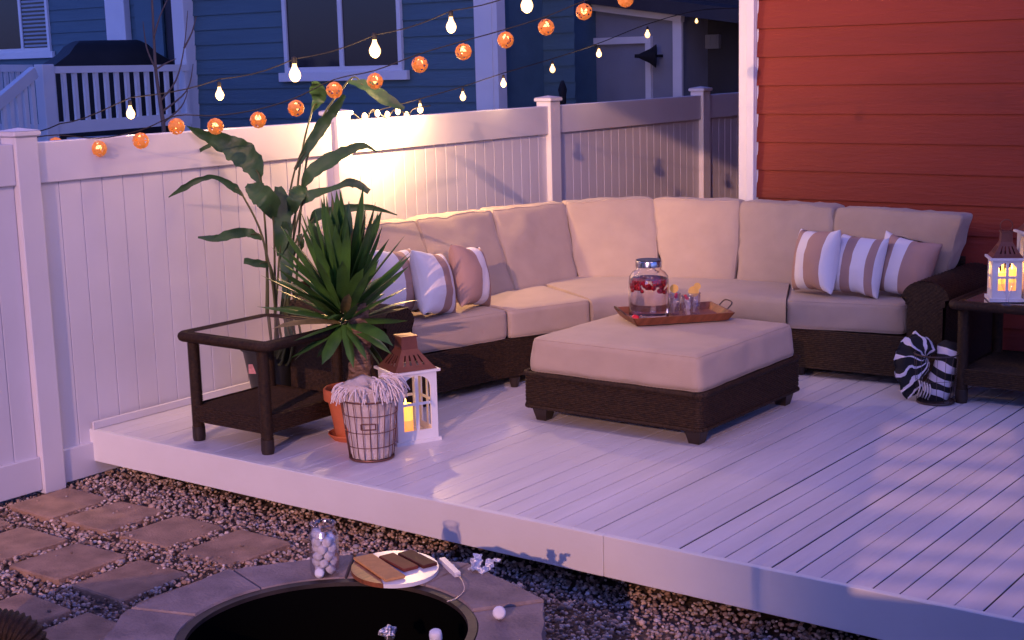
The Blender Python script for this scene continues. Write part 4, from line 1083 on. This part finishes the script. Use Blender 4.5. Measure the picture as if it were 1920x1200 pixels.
for a in (-e-.004, TL+e+.004):
    b = MB(); b.tube(smooth_path([T(a, TW*.3, hh), T(a+(.03 if a > 0 else -.03), TW*.34, hh+.03), T(a+(.03 if a > 0 else -.03), TW*.66, hh+.03), T(a, TW*.7, hh)], 5), .004, 6); b.build('handle', 'wiredark', tr_, True)
# dispenser
Pd = T(.115, .15, .0105)
ds = thing('drink_dispenser', 'glass drink dispenser with floating red berries and a metal lid on the tray', 'dispenser', Pd)
prof = [(.09, 0), (.108, .008), (.112, .03), (.112, .205), (.108, .235), (.088, .262), (.070, .272), (.066, .30), (.066, .31)]
inn = [(p-.005, z+(.006 if i < 2 else 0)) for i, (p, z) in enumerate(prof)][::-1]
b = MB(); b.lathe(prof+inn, Pd, 40, cap=False); k0 = b.n
b.add([(Pd.x, Pd.y, Pd.z)], []); b.build('jar', 'glass', ds, True)
b = MB(); b.lathe([(.001, .008), (.1055, .008), (.1062, .18), (.105, .222), (.001, .222)], Pd, 40, cap=False)
M['water'] = mat('water', (1, .86, .86), .0, trans=1, ior=1.33); b.build('water', 'water', ds, True, auto=40)
b = MB(); b.lathe([(.069, .288), (.072, .29), (.072, .318), (.070, .322), (.001, .323)], Pd, 36, cap=False); ld = b.build('lid', 'metal', ds, True, auto=40)
b = MB(); b.lathe([(.001, .3245), (.069, .3245), (.069, .3275), (.001, .3277)], Pd, 36, cap=False); b.build('lid_top', 'lid', ld, True, auto=40)
b = MB(); br = random.Random(9)
for k in range(46):
    a = br.uniform(0, 6.28); r = .088*math.sqrt(br.uniform(.2, 1)); b.ball(Pd+Vector((math.cos(a)*r, math.sin(a)*r, .198+br.uniform(-.022, .012)-(.03 if br.random() < .15 else 0))), br.uniform(.010, .015), 8, 1, k, .2)
b.build('berries', 'berry', ds, True)
tq = Pd-Vector(cf).normalized()*0+Vector((cr[0]*.09-cf[0]*.085, cr[1]*.09-cf[1]*.085, .02))
b = MB(); b.tube([tq-Vector((-.02*cf[0], -.02*cf[1], 0))*0+Vector((0, 0, .02)), tq+Vector((-.03*cf[0], -.03*cf[1], .02))], .010, 10); b.tube([tq+Vector((-.028*cf[0], -.028*cf[1], .05)), tq+Vector((-.028*cf[0], -.028*cf[1], 0))], .008, 10); b.build('spigot', 'metal', ds, True)
def tumbler(a, b_, lemon, label, berry=True):
    p = T(a, b_, .0105); g = thing('drinking_glass', label, 'glass', p, 'drinks with fruit on the tray')
    q = MB(); q.lathe([(.001, 0), (.028, 0), (.031, .02), (.036, .12), (.0335, .12), (.029, .022), (.001, .012)], p, 24, cap=False); q.build('tumbler', 'thin', g, True)
    q = MB(); rr3 = random.Random(int(a*100))
    for k in range(5):
        z = .02+k*.017; s = .011; c = p+Vector((rr3.uniform(-.012, .012), rr3.uniform(-.012, .012), z)); an = rr3.uniform(0, 3)
        q.box((c.x-s, c.y-s, c.z-s*.8), (c.x+s, c.y+s, c.z+s*.8), rot=an)
    q.build('ice', 'ice', g)
    if berry:
        q = MB()
        for k in range(3): q.ball(p+Vector((rr3.uniform(-.015, .015), rr3.uniform(-.015, .015), .10+.006*k)), .010, 8, 1, k, .2)
        q.build('berries', 'berry', g, True)
    if lemon:
        for dx, dz, rl in lemon:
            q = MB(); c = p+Vector(cr)*dx+Vector((0, 0, dz))-Vector(cf)*.004; q.tube([c+Vector(cf)*.003, c-Vector(cf)*.003], rl, 20); q.build('lemon_slice', 'lemon', g, True, auto=40)
    return g
tumbler(.285, .22, [(-.002, .145, .024)], 'drink with an orange slice on its rim next to the dispenser')
tumbler(.33, .13, [], 'drink with ice and berries, front middle of the tray')
tumbler(.395, .20, [(-.005, .125, .030), (.016, .155, .020)], 'drink with two lemon slices at the right end of the tray', False)
p = T(.01, .06, .0105)
b = MB(); b.ball(p+Vector((0, 0, .02)), .022, 10, .8, 3, .5); o = b.build('strawberry', 'berry', loc=p, smooth=True); tag(o, 'red strawberry lying at the left end of the tray', 'strawberry')
p2 = T(-.005, .035, .0105); b = MB(); b.bar(p2+Vector((0, 0, .006)), p2+tu*.05+Vector((0, 0, .006)), .05, .008); o = b.build('napkin', 'marsh', loc=p2); tag(o, 'small folded white napkin at the left end of the tray', 'napkin')

# ------------------------------------------------------------ fire pit
ZP = .15
fp_ = thing('fire_pit', 'round stone fire pit with a wedge stone rim in front of the deck', 'fire pit', (PIT[0], PIT[1], ZG))
ns = 10; a0 = R(18)
def arcpts(r, t0, t1, n, jit=0): return [(PIT[0]+r*math.cos(t0+(t1-t0)*i/n)+rnd.uniform(-jit, jit), PIT[1]+r*math.sin(t0+(t1-t0)*i/n)+rnd.uniform(-jit, jit)) for i in range(n+1)]
for k in range(ns):
    t0, t1 = a0+2*math.pi*k/ns+.006, a0+2*math.pi*(k+1)/ns-.006
    ro = .72+rnd.uniform(-.03, .025)
    inner = arcpts(.475, t0, t1, 6, .001); oc0, oc1 = (PIT[0]+(ro+.02)*math.cos(t0), PIT[1]+(ro+.02)*math.sin(t0)), (PIT[0]+(ro+.02)*math.cos(t1), PIT[1]+(ro+.02)*math.sin(t1)); outer = [(oc0[0]+(oc1[0]-oc0[0])*i/8+rnd.uniform(-.005, .005), oc0[1]+(oc1[1]-oc0[1])*i/8+rnd.uniform(-.005, .005)) for i in range(9)][::-1]
    # straight-ish outer edge
    poly = inner+outer; n = len(poly); cx = sum(p[0] for p in poly)/n; cy = sum(p[1] for p in poly)/n; z1 = ZP+rnd.uniform(-.005, .004)
    vs = [(x, y, ZP-.07) for x, y in poly]+[(x, y, z1-.008) for x, y in poly]+[(cx+(x-cx)*.975, cy+(y-cy)*.975, z1) for x, y in poly]
    fs = [tuple(range(n-1, -1, -1))]+[(i, (i+1) % n, n+(i+1) % n, n+i) for i in range(n)]+[(n+i, n+(i+1) % n, 2*n+(i+1) % n, 2*n+i) for i in range(n)]+[tuple(range(2*n, 3*n))]
    MB().add(vs, fs).build('rim_stone', 'coping', fp_)
for row in range(2):
    for k in range(16):
        t0, t1 = 2*math.pi*(k+.5*(row % 2))/16+.008, 2*math.pi*(k+1+.5*(row % 2))/16-.008
        poly = arcpts(.50, t0, t1, 3)+arcpts(.685, t0, t1, 3, .003)[::-1]; z0 = ZG-.02+row*.185; MB().prism(poly, z0, z0+.175 if row == 0 else ZP-.071).build('wall_block', 'coping', fp_)
b = MB(); b.lathe([(.445, ZP-.35), (.445, ZP-.006), (.474, ZP-.004), (.474, ZP-.012), (.451, ZP-.014), (.451, ZP-.35)], (PIT[0], PIT[1], 0), 72, cap=False); b.build('metal_ring', 'pitmetal', fp_, True, auto=40)
b = MB(); b.lathe([(.001, ZG+.01), (.444, ZG+.01), (.444, ZP-.02)], (PIT[0], PIT[1], 0), 60, cap=False); b.build('ash_bed', 'soot', fp_, True, auto=40)

# marshmallow jar
jc = Vector(on(610, 1076, ZP+.002)); jc.z = ZP+.003
jr = thing('glass_jar', 'glass jar packed with white marshmallows on the fire pit rim', 'jar', jc)
prof = [(.040, 0), (.050, .006), (.052, .02), (.052, .130), (.048, .150), (.042, .160), (.042, .182), (.044, .184)]
b = MB(); b.lathe(prof+[(p-.003, z+(.004 if i < 2 else 0)) for i, (p, z) in enumerate(prof)][::-1], jc, 36, cap=False); b.tube([jc+Vector((.0445*math.cos(a), .0445*math.sin(a), .184)) for a in [2*math.pi*i/24 for i in range(25)]], .0025, 6); b.build('jar', 'thin', jr, True)
def marsh(mb, c, r, h, ax):
    ax = Vector(ax).normalized(); c = Vector(c); prof = [(.0, -1), (.7, -.97), (.93, -.8), (1, -.4), (1, .4), (.93, .8), (.7, .97), (.0, 1)]
    a = ax.orthogonal().normalized(); b2 = ax.cross(a); n_ = 14; vs = [c+ax*z*h/2+(a*math.cos(2*math.pi*k/n_)+b2*math.sin(2*math.pi*k/n_))*max(p, .01)*r for p, z in prof for k in range(n_)]
    fs = [(i*n_+k, i*n_+(k+1) % n_, (i+1)*n_+(k+1) % n_, (i+1)*n_+k) for i in range(len(prof)-1) for k in range(n_)]
    mb.add(vs, fs); return mb
mr = random.Random(2)
for lay in range(6):
    for k in range(4):
        a = k*math.pi/2+lay*.7; r = .027; z = .022+lay*.025
        if lay == 5 and k > 1: continue
        b = MB(); marsh(b, jc+Vector((math.cos(a)*r, math.sin(a)*r, z)), .0165, .026, (mr.uniform(-.7, .7), mr.uniform(-.7, .7), 1 if mr.random() < .6 else .1)); b.build('marshmallow', 'marsh', jr, True)
def loose(px, py, z, r, h, ax, label):
    c = Vector(on(px, py, z)); b = MB(); marsh(b, c, r, h, ax); o = b.build('marshmallow', 'marsh', loc=c, smooth=True); tag(o, label, 'marshmallow', 'loose marshmallows by the fire pit')
loose(599, 1075, ZP+.02, .017, .034, (.6, -.6, .5), 'loose marshmallow resting against the foot of the jar')
loose(936, 1149, ZP+.018, .0215, .036, (.55, -.7, .45), 'loose marshmallow lying on the right side of the stone rim')
loose(817, 1193, ZP+.005, .020, .042, (.1, -.2, 1), 'toasting marshmallow held over the black pit opening')
# skewers over the pit
for (x0_, y0_, x1_, y1_, z0_, z1_, lab) in ((817, 1200, 860, 1330, ZP+.0, ZP+.16, 'thin metal skewer under the toasting marshmallow at the bottom edge'), (727, 1192, 700, 1330, ZP-.05, ZP+.14, 'thin metal skewer holding crumpled foil over the pit')):
    p, q = Vector(on(x0_, y0_, z0_)), Vector(on(x1_, y1_, z1_)); b = MB(); b.tube([p, q], .0022, 6); o = b.build('skewer', 'metal', loc=p, smooth=True); tag(o, lab, 'skewer', 'skewers over the fire pit')
c = Vector(on(728, 1188, ZP-.05)); b = MB(); b.ball(c, .024, 14, 1, 5, .8); o = b.build('foil_ball', 'foil', loc=c); tag(o, 'crumpled shiny foil lump over the black pit opening', 'foil')
# plate
pl = Vector(on(741, 1070, ZP+.004)); pl.z = ZP+.004
PT = thing('serving_board', 'oval white and wood serving board with crackers and chocolate on the pit rim', 'board', pl)
du = Vector((cr[0], cr[1], 0)).normalized(); dv = Vector((cf[0], cf[1], 0)).normalized()
ang = R(16); pu = du*math.cos(ang)+dv*math.sin(ang); pv = Vector((-pu.y, pu.x, 0))
def oval(a0_, a1_, A_, B2, n=40): return [(A_*math.cos(a0_+(a1_-a0_)*i/n), B2*math.sin(a0_+(a1_-a0_)*i/n)) for i in range(n+1)]
cut = R(118)
wh = oval(-cut, cut, .152, .175); wo = oval(cut, 2*math.pi-cut, .152, .175, 24)
b = MB(); b.extr([(x, y) for x, y in wh], pl, pu, pv, (0, 0, .014)); b.build('white_half', 'plate', PT)
b = MB(); b.extr([(x-.001, y) for x, y in wo], pl, pu, pv, (0, 0, .016)); b.build('wood_half', 'boardwood', PT)
def slab(cx, cy, w_, l_, h_, rot, z, m_, name, label, cat, seg=1, group=None):
    c = pl+pu*cx+pv*cy+Vector((0, 0, z)); b = MB(); a = math.atan2(pu.y, pu.x)+rot
    for i in range(seg):
        x0 = -w_/2+w_*i/seg+.0008; x1 = -w_/2+w_*(i+1)/seg-.0008
        b.box((c.x+x0, c.y-l_/2, c.z), (c.x+x1, c.y+l_/2, c.z+h_), rot=a, c=(c.x, c.y), bev=.0022)
    o = b.build(name, m_, loc=c); tag(o, label, cat, group); return o
slab(-.058, -.005, .078, .27, .010, R(14), .0165, 'cracker', 'cracker', 'long golden cracker on the wooden half of the serving board', 'cracker')
slab(.018, .025, .062, .175, .012, R(19), .0145, 'chocred', 'chocolate_bar', 'reddish brown chocolate bar beside the cracker on the board', 'chocolate', 1, 'chocolate bars')
slab(.088, .035, .060, .175, .012, R(19), .0145, 'choc', 'chocolate_bar', 'darker chocolate bar nearest the white edge of the board', 'chocolate', 1, 'chocolate bars')

# white switch with cord, foil wrapper
sw0, sw1 = Vector(on(829, 1050, ZP+.01)), Vector(on(858, 1078, ZP+.01))
sw = thing('white_lighter', 'small white plastic handle lying on the pit rim beside the board', 'lighter', (sw0+sw1)/2)
b = MB(); b.bar(sw0, sw1, .022, .018); b.build('handle', 'plastic', sw); b = MB(); b.ball(sw0.lerp(sw1, .45)+du*.014, .008, 8); b.build('button', 'plastic', sw, True)
b = MB(); b.tube(smooth_path([sw1, Vector(on(868, 1092, ZP+.02)), Vector(on(870, 1108, ZP+.012)), Vector(on(856, 1122, ZP+.008)), Vector(on(838, 1128, ZP+.006))], 5), .0022, 6); b.build('wand', 'ivory', sw, True)
def crumple(pix, z, label, seed):
    c = Vector(on(*pix[0], z)); vs = []; st = []; n_ = 10; P = [Vector(on(x, y, zz)) for x, y, zz in [(p[0], p[1], ZP+q) for p, q in zip(pix, (.01, .05, .05, .01))]]
    b = MB()
    for i in range(n_+1):
        for j in range(n_+1):
            u, v = i/n_, j/n_; p = P[0]*(1-u)*(1-v)+P[3]*u*(1-v)+P[2]*u*v+P[1]*(1-u)*v
            vs.append(p+Vector((noise.noise(p*60), noise.noise(p*60+Vector((3, 0, 0))), noise.noise(p*60+Vector((0, 5, 0)))))*.014)
    k = len(vs); vs += [v+Vector((0, 0, -.002)) for v in vs]
    fs = [(i*(n_+1)+j, (i+1)*(n_+1)+j, (i+1)*(n_+1)+j+1, i*(n_+1)+j+1) for i in range(n_) for j in range(n_)]
    b.add(vs, fs+[tuple(q+k for q in f[::-1]) for f in fs]); o = b.build('foil_wrapper', 'foil', loc=P[0]); tag(o, label, 'wrapper', 'silver foil wrappers')
crumple([(880, 1070), (888, 1036), (905, 1040), (902, 1072)], .16, 'upright crumpled silver foil wrapper on the pit rim below the deck edge', 1)
crumple([(895, 1073), (918, 1045), (940, 1048), (912, 1072)], .16, 'flared silver foil wrapper right of the upright one', 2)

# ------------------------------------------------------------ wicker armchair at the bottom left
ch = thing('wicker_armchair', 'dark wicker armchair at the fire pit, only its arm in view', 'armchair', (2.05, -2.55, ZG))
e0 = Vector(at(48, 1178, 4.55)); dA = Vector((-.80, -.60, 0)); sA = Vector((.60, -.80, 0))
def chair_arm(e0):
    b = MB(); pts = []
    p0 = e0+Vector((0, 0, -.42)); path = smooth_path([e0+Vector((0, 0, -.46))+dA*.03, e0+Vector((0, 0, -.22))+dA*.02, e0+Vector((0, 0, -.05))+dA*.0, e0+dA*.09+Vector((0, 0, .0)), e0+dA*.3+Vector((0, 0, .005)), e0+dA*.60+Vector((0, 0, .06))], 16)
    out = []
    path = smooth_path(path, 2); b.tube(path, [.062+.005*math.sin(i*math.pi/2) for i in range(len(path))], 18); return b
chair_arm(e0+sA*.0).build('arm', 'wicker', ch, True); chair_arm(e0+sA*.62).build('arm', 'wicker', ch, True)
b = MB(); q = e0+dA*.32+sA*.31; q.z = ZG+.36; b.bar(q-dA*.30, q+dA*.30, .56, .10); b.build('seat', 'wicker', ch)
b = MB(); q2 = e0+dA*.62+sA*.31; q2.z = ZG+.36; b.bar(q2, q2+dA*.14+Vector((0, 0, .3)), .56, .07, up=(-.3, .3, 1)); b.build('backrest', 'wicker', ch)

# ------------------------------------------------------------ added light blockers behind the viewer, shading the right side and the neighbor
LS = Vector((-math.sin(R(20)), math.cos(R(20)), 0)); LU = Vector((math.cos(R(20)), math.sin(R(20)), 0))
pg = thing('added_shade_wall', 'added brown wall with narrow slits behind the viewer, casting shade and light bars', 'porch', LS*-7.0+LU*5+Vector((0, 0, ZG)))  # unseen wall added to shade the right side
te = math.tan(R(SUN_EL)); sp = -7.0
def hh_(s): return (s-sp)*te
slits = [(hh_(q)-.046, hh_(q)+.046, 4.20, 4.80) for q in (.80, .40, .0, -.43)][::-1]
slits = [(hh_(q)-.024, hh_(q)+.024, 4.32, 5.5) for q in (-1.50, -1.24, -.98)]+slits  # slits shaped to throw bars of light on the deck
def pan(mb, t0, t1, z0, z1): mb.extr([(t0, z0), (t1, z0), (t1, z1), (t0, z1)], LS*sp, LU, Vector((0, 0, 1)), -LS*.02)
b = MB(); zc = ZG
for z0, z1, t0, t1 in slits:
    pan(b, 4.15, 8.5, zc, z0); pan(b, t1, 8.5, z0, z1); zc = z1
pan(b, 4.15, 8.5, zc, 3.1)
b.extr([(4.15, 3.1), (8.5, 3.1), (8.5, 5.6), (6.2, 5.0), (5.1, 4.56), (4.8, 4.38), (4.45, 4.20), (4.15, 4.02)], LS*sp, LU, Vector((0, 0, 1)), -LS*.02)
b.build('wall', 'footwood', pg)
b = MB(); pan(b, -1.2, 2.6, 5.35, 9.5); b.build('upper_shade_panel', 'footwood', pg)  # added panel keeping sun off the far fence and shed
b = MB(); pan(b, 2.601, 3.2, 9.0, 9.5); b.build('added_shade_beam', 'footwood', pg)  # belongs to the added shading wall
# added sheet softens the shade edge: dense near the wall, thinning outwards
vr = random.Random(8); vb = MB()
RL = [(3.0, 4.70), (3.72, 4.82), (4.1, 4.90), (4.45, 5.06), (4.8, 5.25), (5.1, 5.42), (6.2, 5.8)]
def shade_edge_h(t):
    for (a, c), (e, f) in zip(RL[:-1], RL[1:]):
        if a <= t <= e: return c+(f-c)*(t-a)/(e-a)
    return RL[0][1] if t < RL[0][0] else RL[-1][1]
def vleaf(t, h):
    p = LS*(sp+vr.uniform(-.15, .1))+LU*t+Vector((0, 0, h)); a = vr.uniform(0, 6.28); r = vr.uniform(.028, .055)
    d1 = LU*math.cos(a)+Vector((0, 0, math.sin(a)))+LS*vr.uniform(-.3, .3); d2 = LU*-math.sin(a)+Vector((0, 0, math.cos(a)))+LS*vr.uniform(-.3, .3)
    k = vb.n; vb.add([p-d1*r, p+d2*r*.6, p+d1*r, p-d2*r*.6], [(0, 1, 2, 3)])
def cell(t, h, c, g):
    if c < .03: return
    p = LS*(sp)+LU*t+Vector((0, 0, h)); a = math.pi/4; r = g*math.sqrt(min(1, c))*.7071*1.001
    d1 = LU*math.cos(a)+Vector((0, 0, math.sin(a))); d2 = LU*-math.sin(a)+Vector((0, 0, math.cos(a)))
    vb.add([p-d1*r, p+d2*r, p+d1*r, p-d2*r], [(0, 1, 2, 3)])
g = .036
nt_, nh_ = int(3.5/g), int(6.6/g)
for i in range(nt_):
    for k in range(nh_):
        t, h = 2.7+i*g, ZG+k*g; rh0 = shade_edge_h(t)
        wd_ = 1.06 if h < 3.2 else .7; ct = min(1, max(0, (t-(3.1 if h < 3.2 else 2.75))/wd_)); ct = ct*ct*(3-2*ct)
        if h > 3.0 and t < 3.6: ct = max(ct, .0)
        chh = min(1, max(0, .5-(h-rh0)/1.7)); chh = chh*chh*(3-2*chh); c = ct*chh
        if t > 4.16 and h < rh0-.95: continue
        if t > 4.16 and h < 3.2: continue
        cell(t, h, c, g)
vn = thing('added_shade_screen', 'added perforated sheet of square flakes softening the shade edge of the added wall', 'screen', LS*sp+LU*3.7+Vector((0, 0, ZG)))
vb.build('shade_sheet', 'footwood', vn)
b = MB(); b.tube([LS*(sp-.05)+LU*3.9+Vector((0, 0, ZG)), LS*(sp-.05)+LU*3.8+Vector((0, 0, 2))], .02, 6); b.build('added_screen_post', 'footwood', vn, True)
o2 = thing('rear_shade_block', 'added grey block far behind the viewer on the left, shading the neighboring house', 'house', LS*-16+LU*-10+Vector((0, 0, ZG)))  # unseen block added to keep sun off the neighboring house
b = MB(); b.extr([(-22, ZG), (-.5, ZG), (-.5, 15), (-22, 15)], LS*-16, LU, Vector((0, 0, 1)), -LS*6); b.build('wall', 'shed', o2)
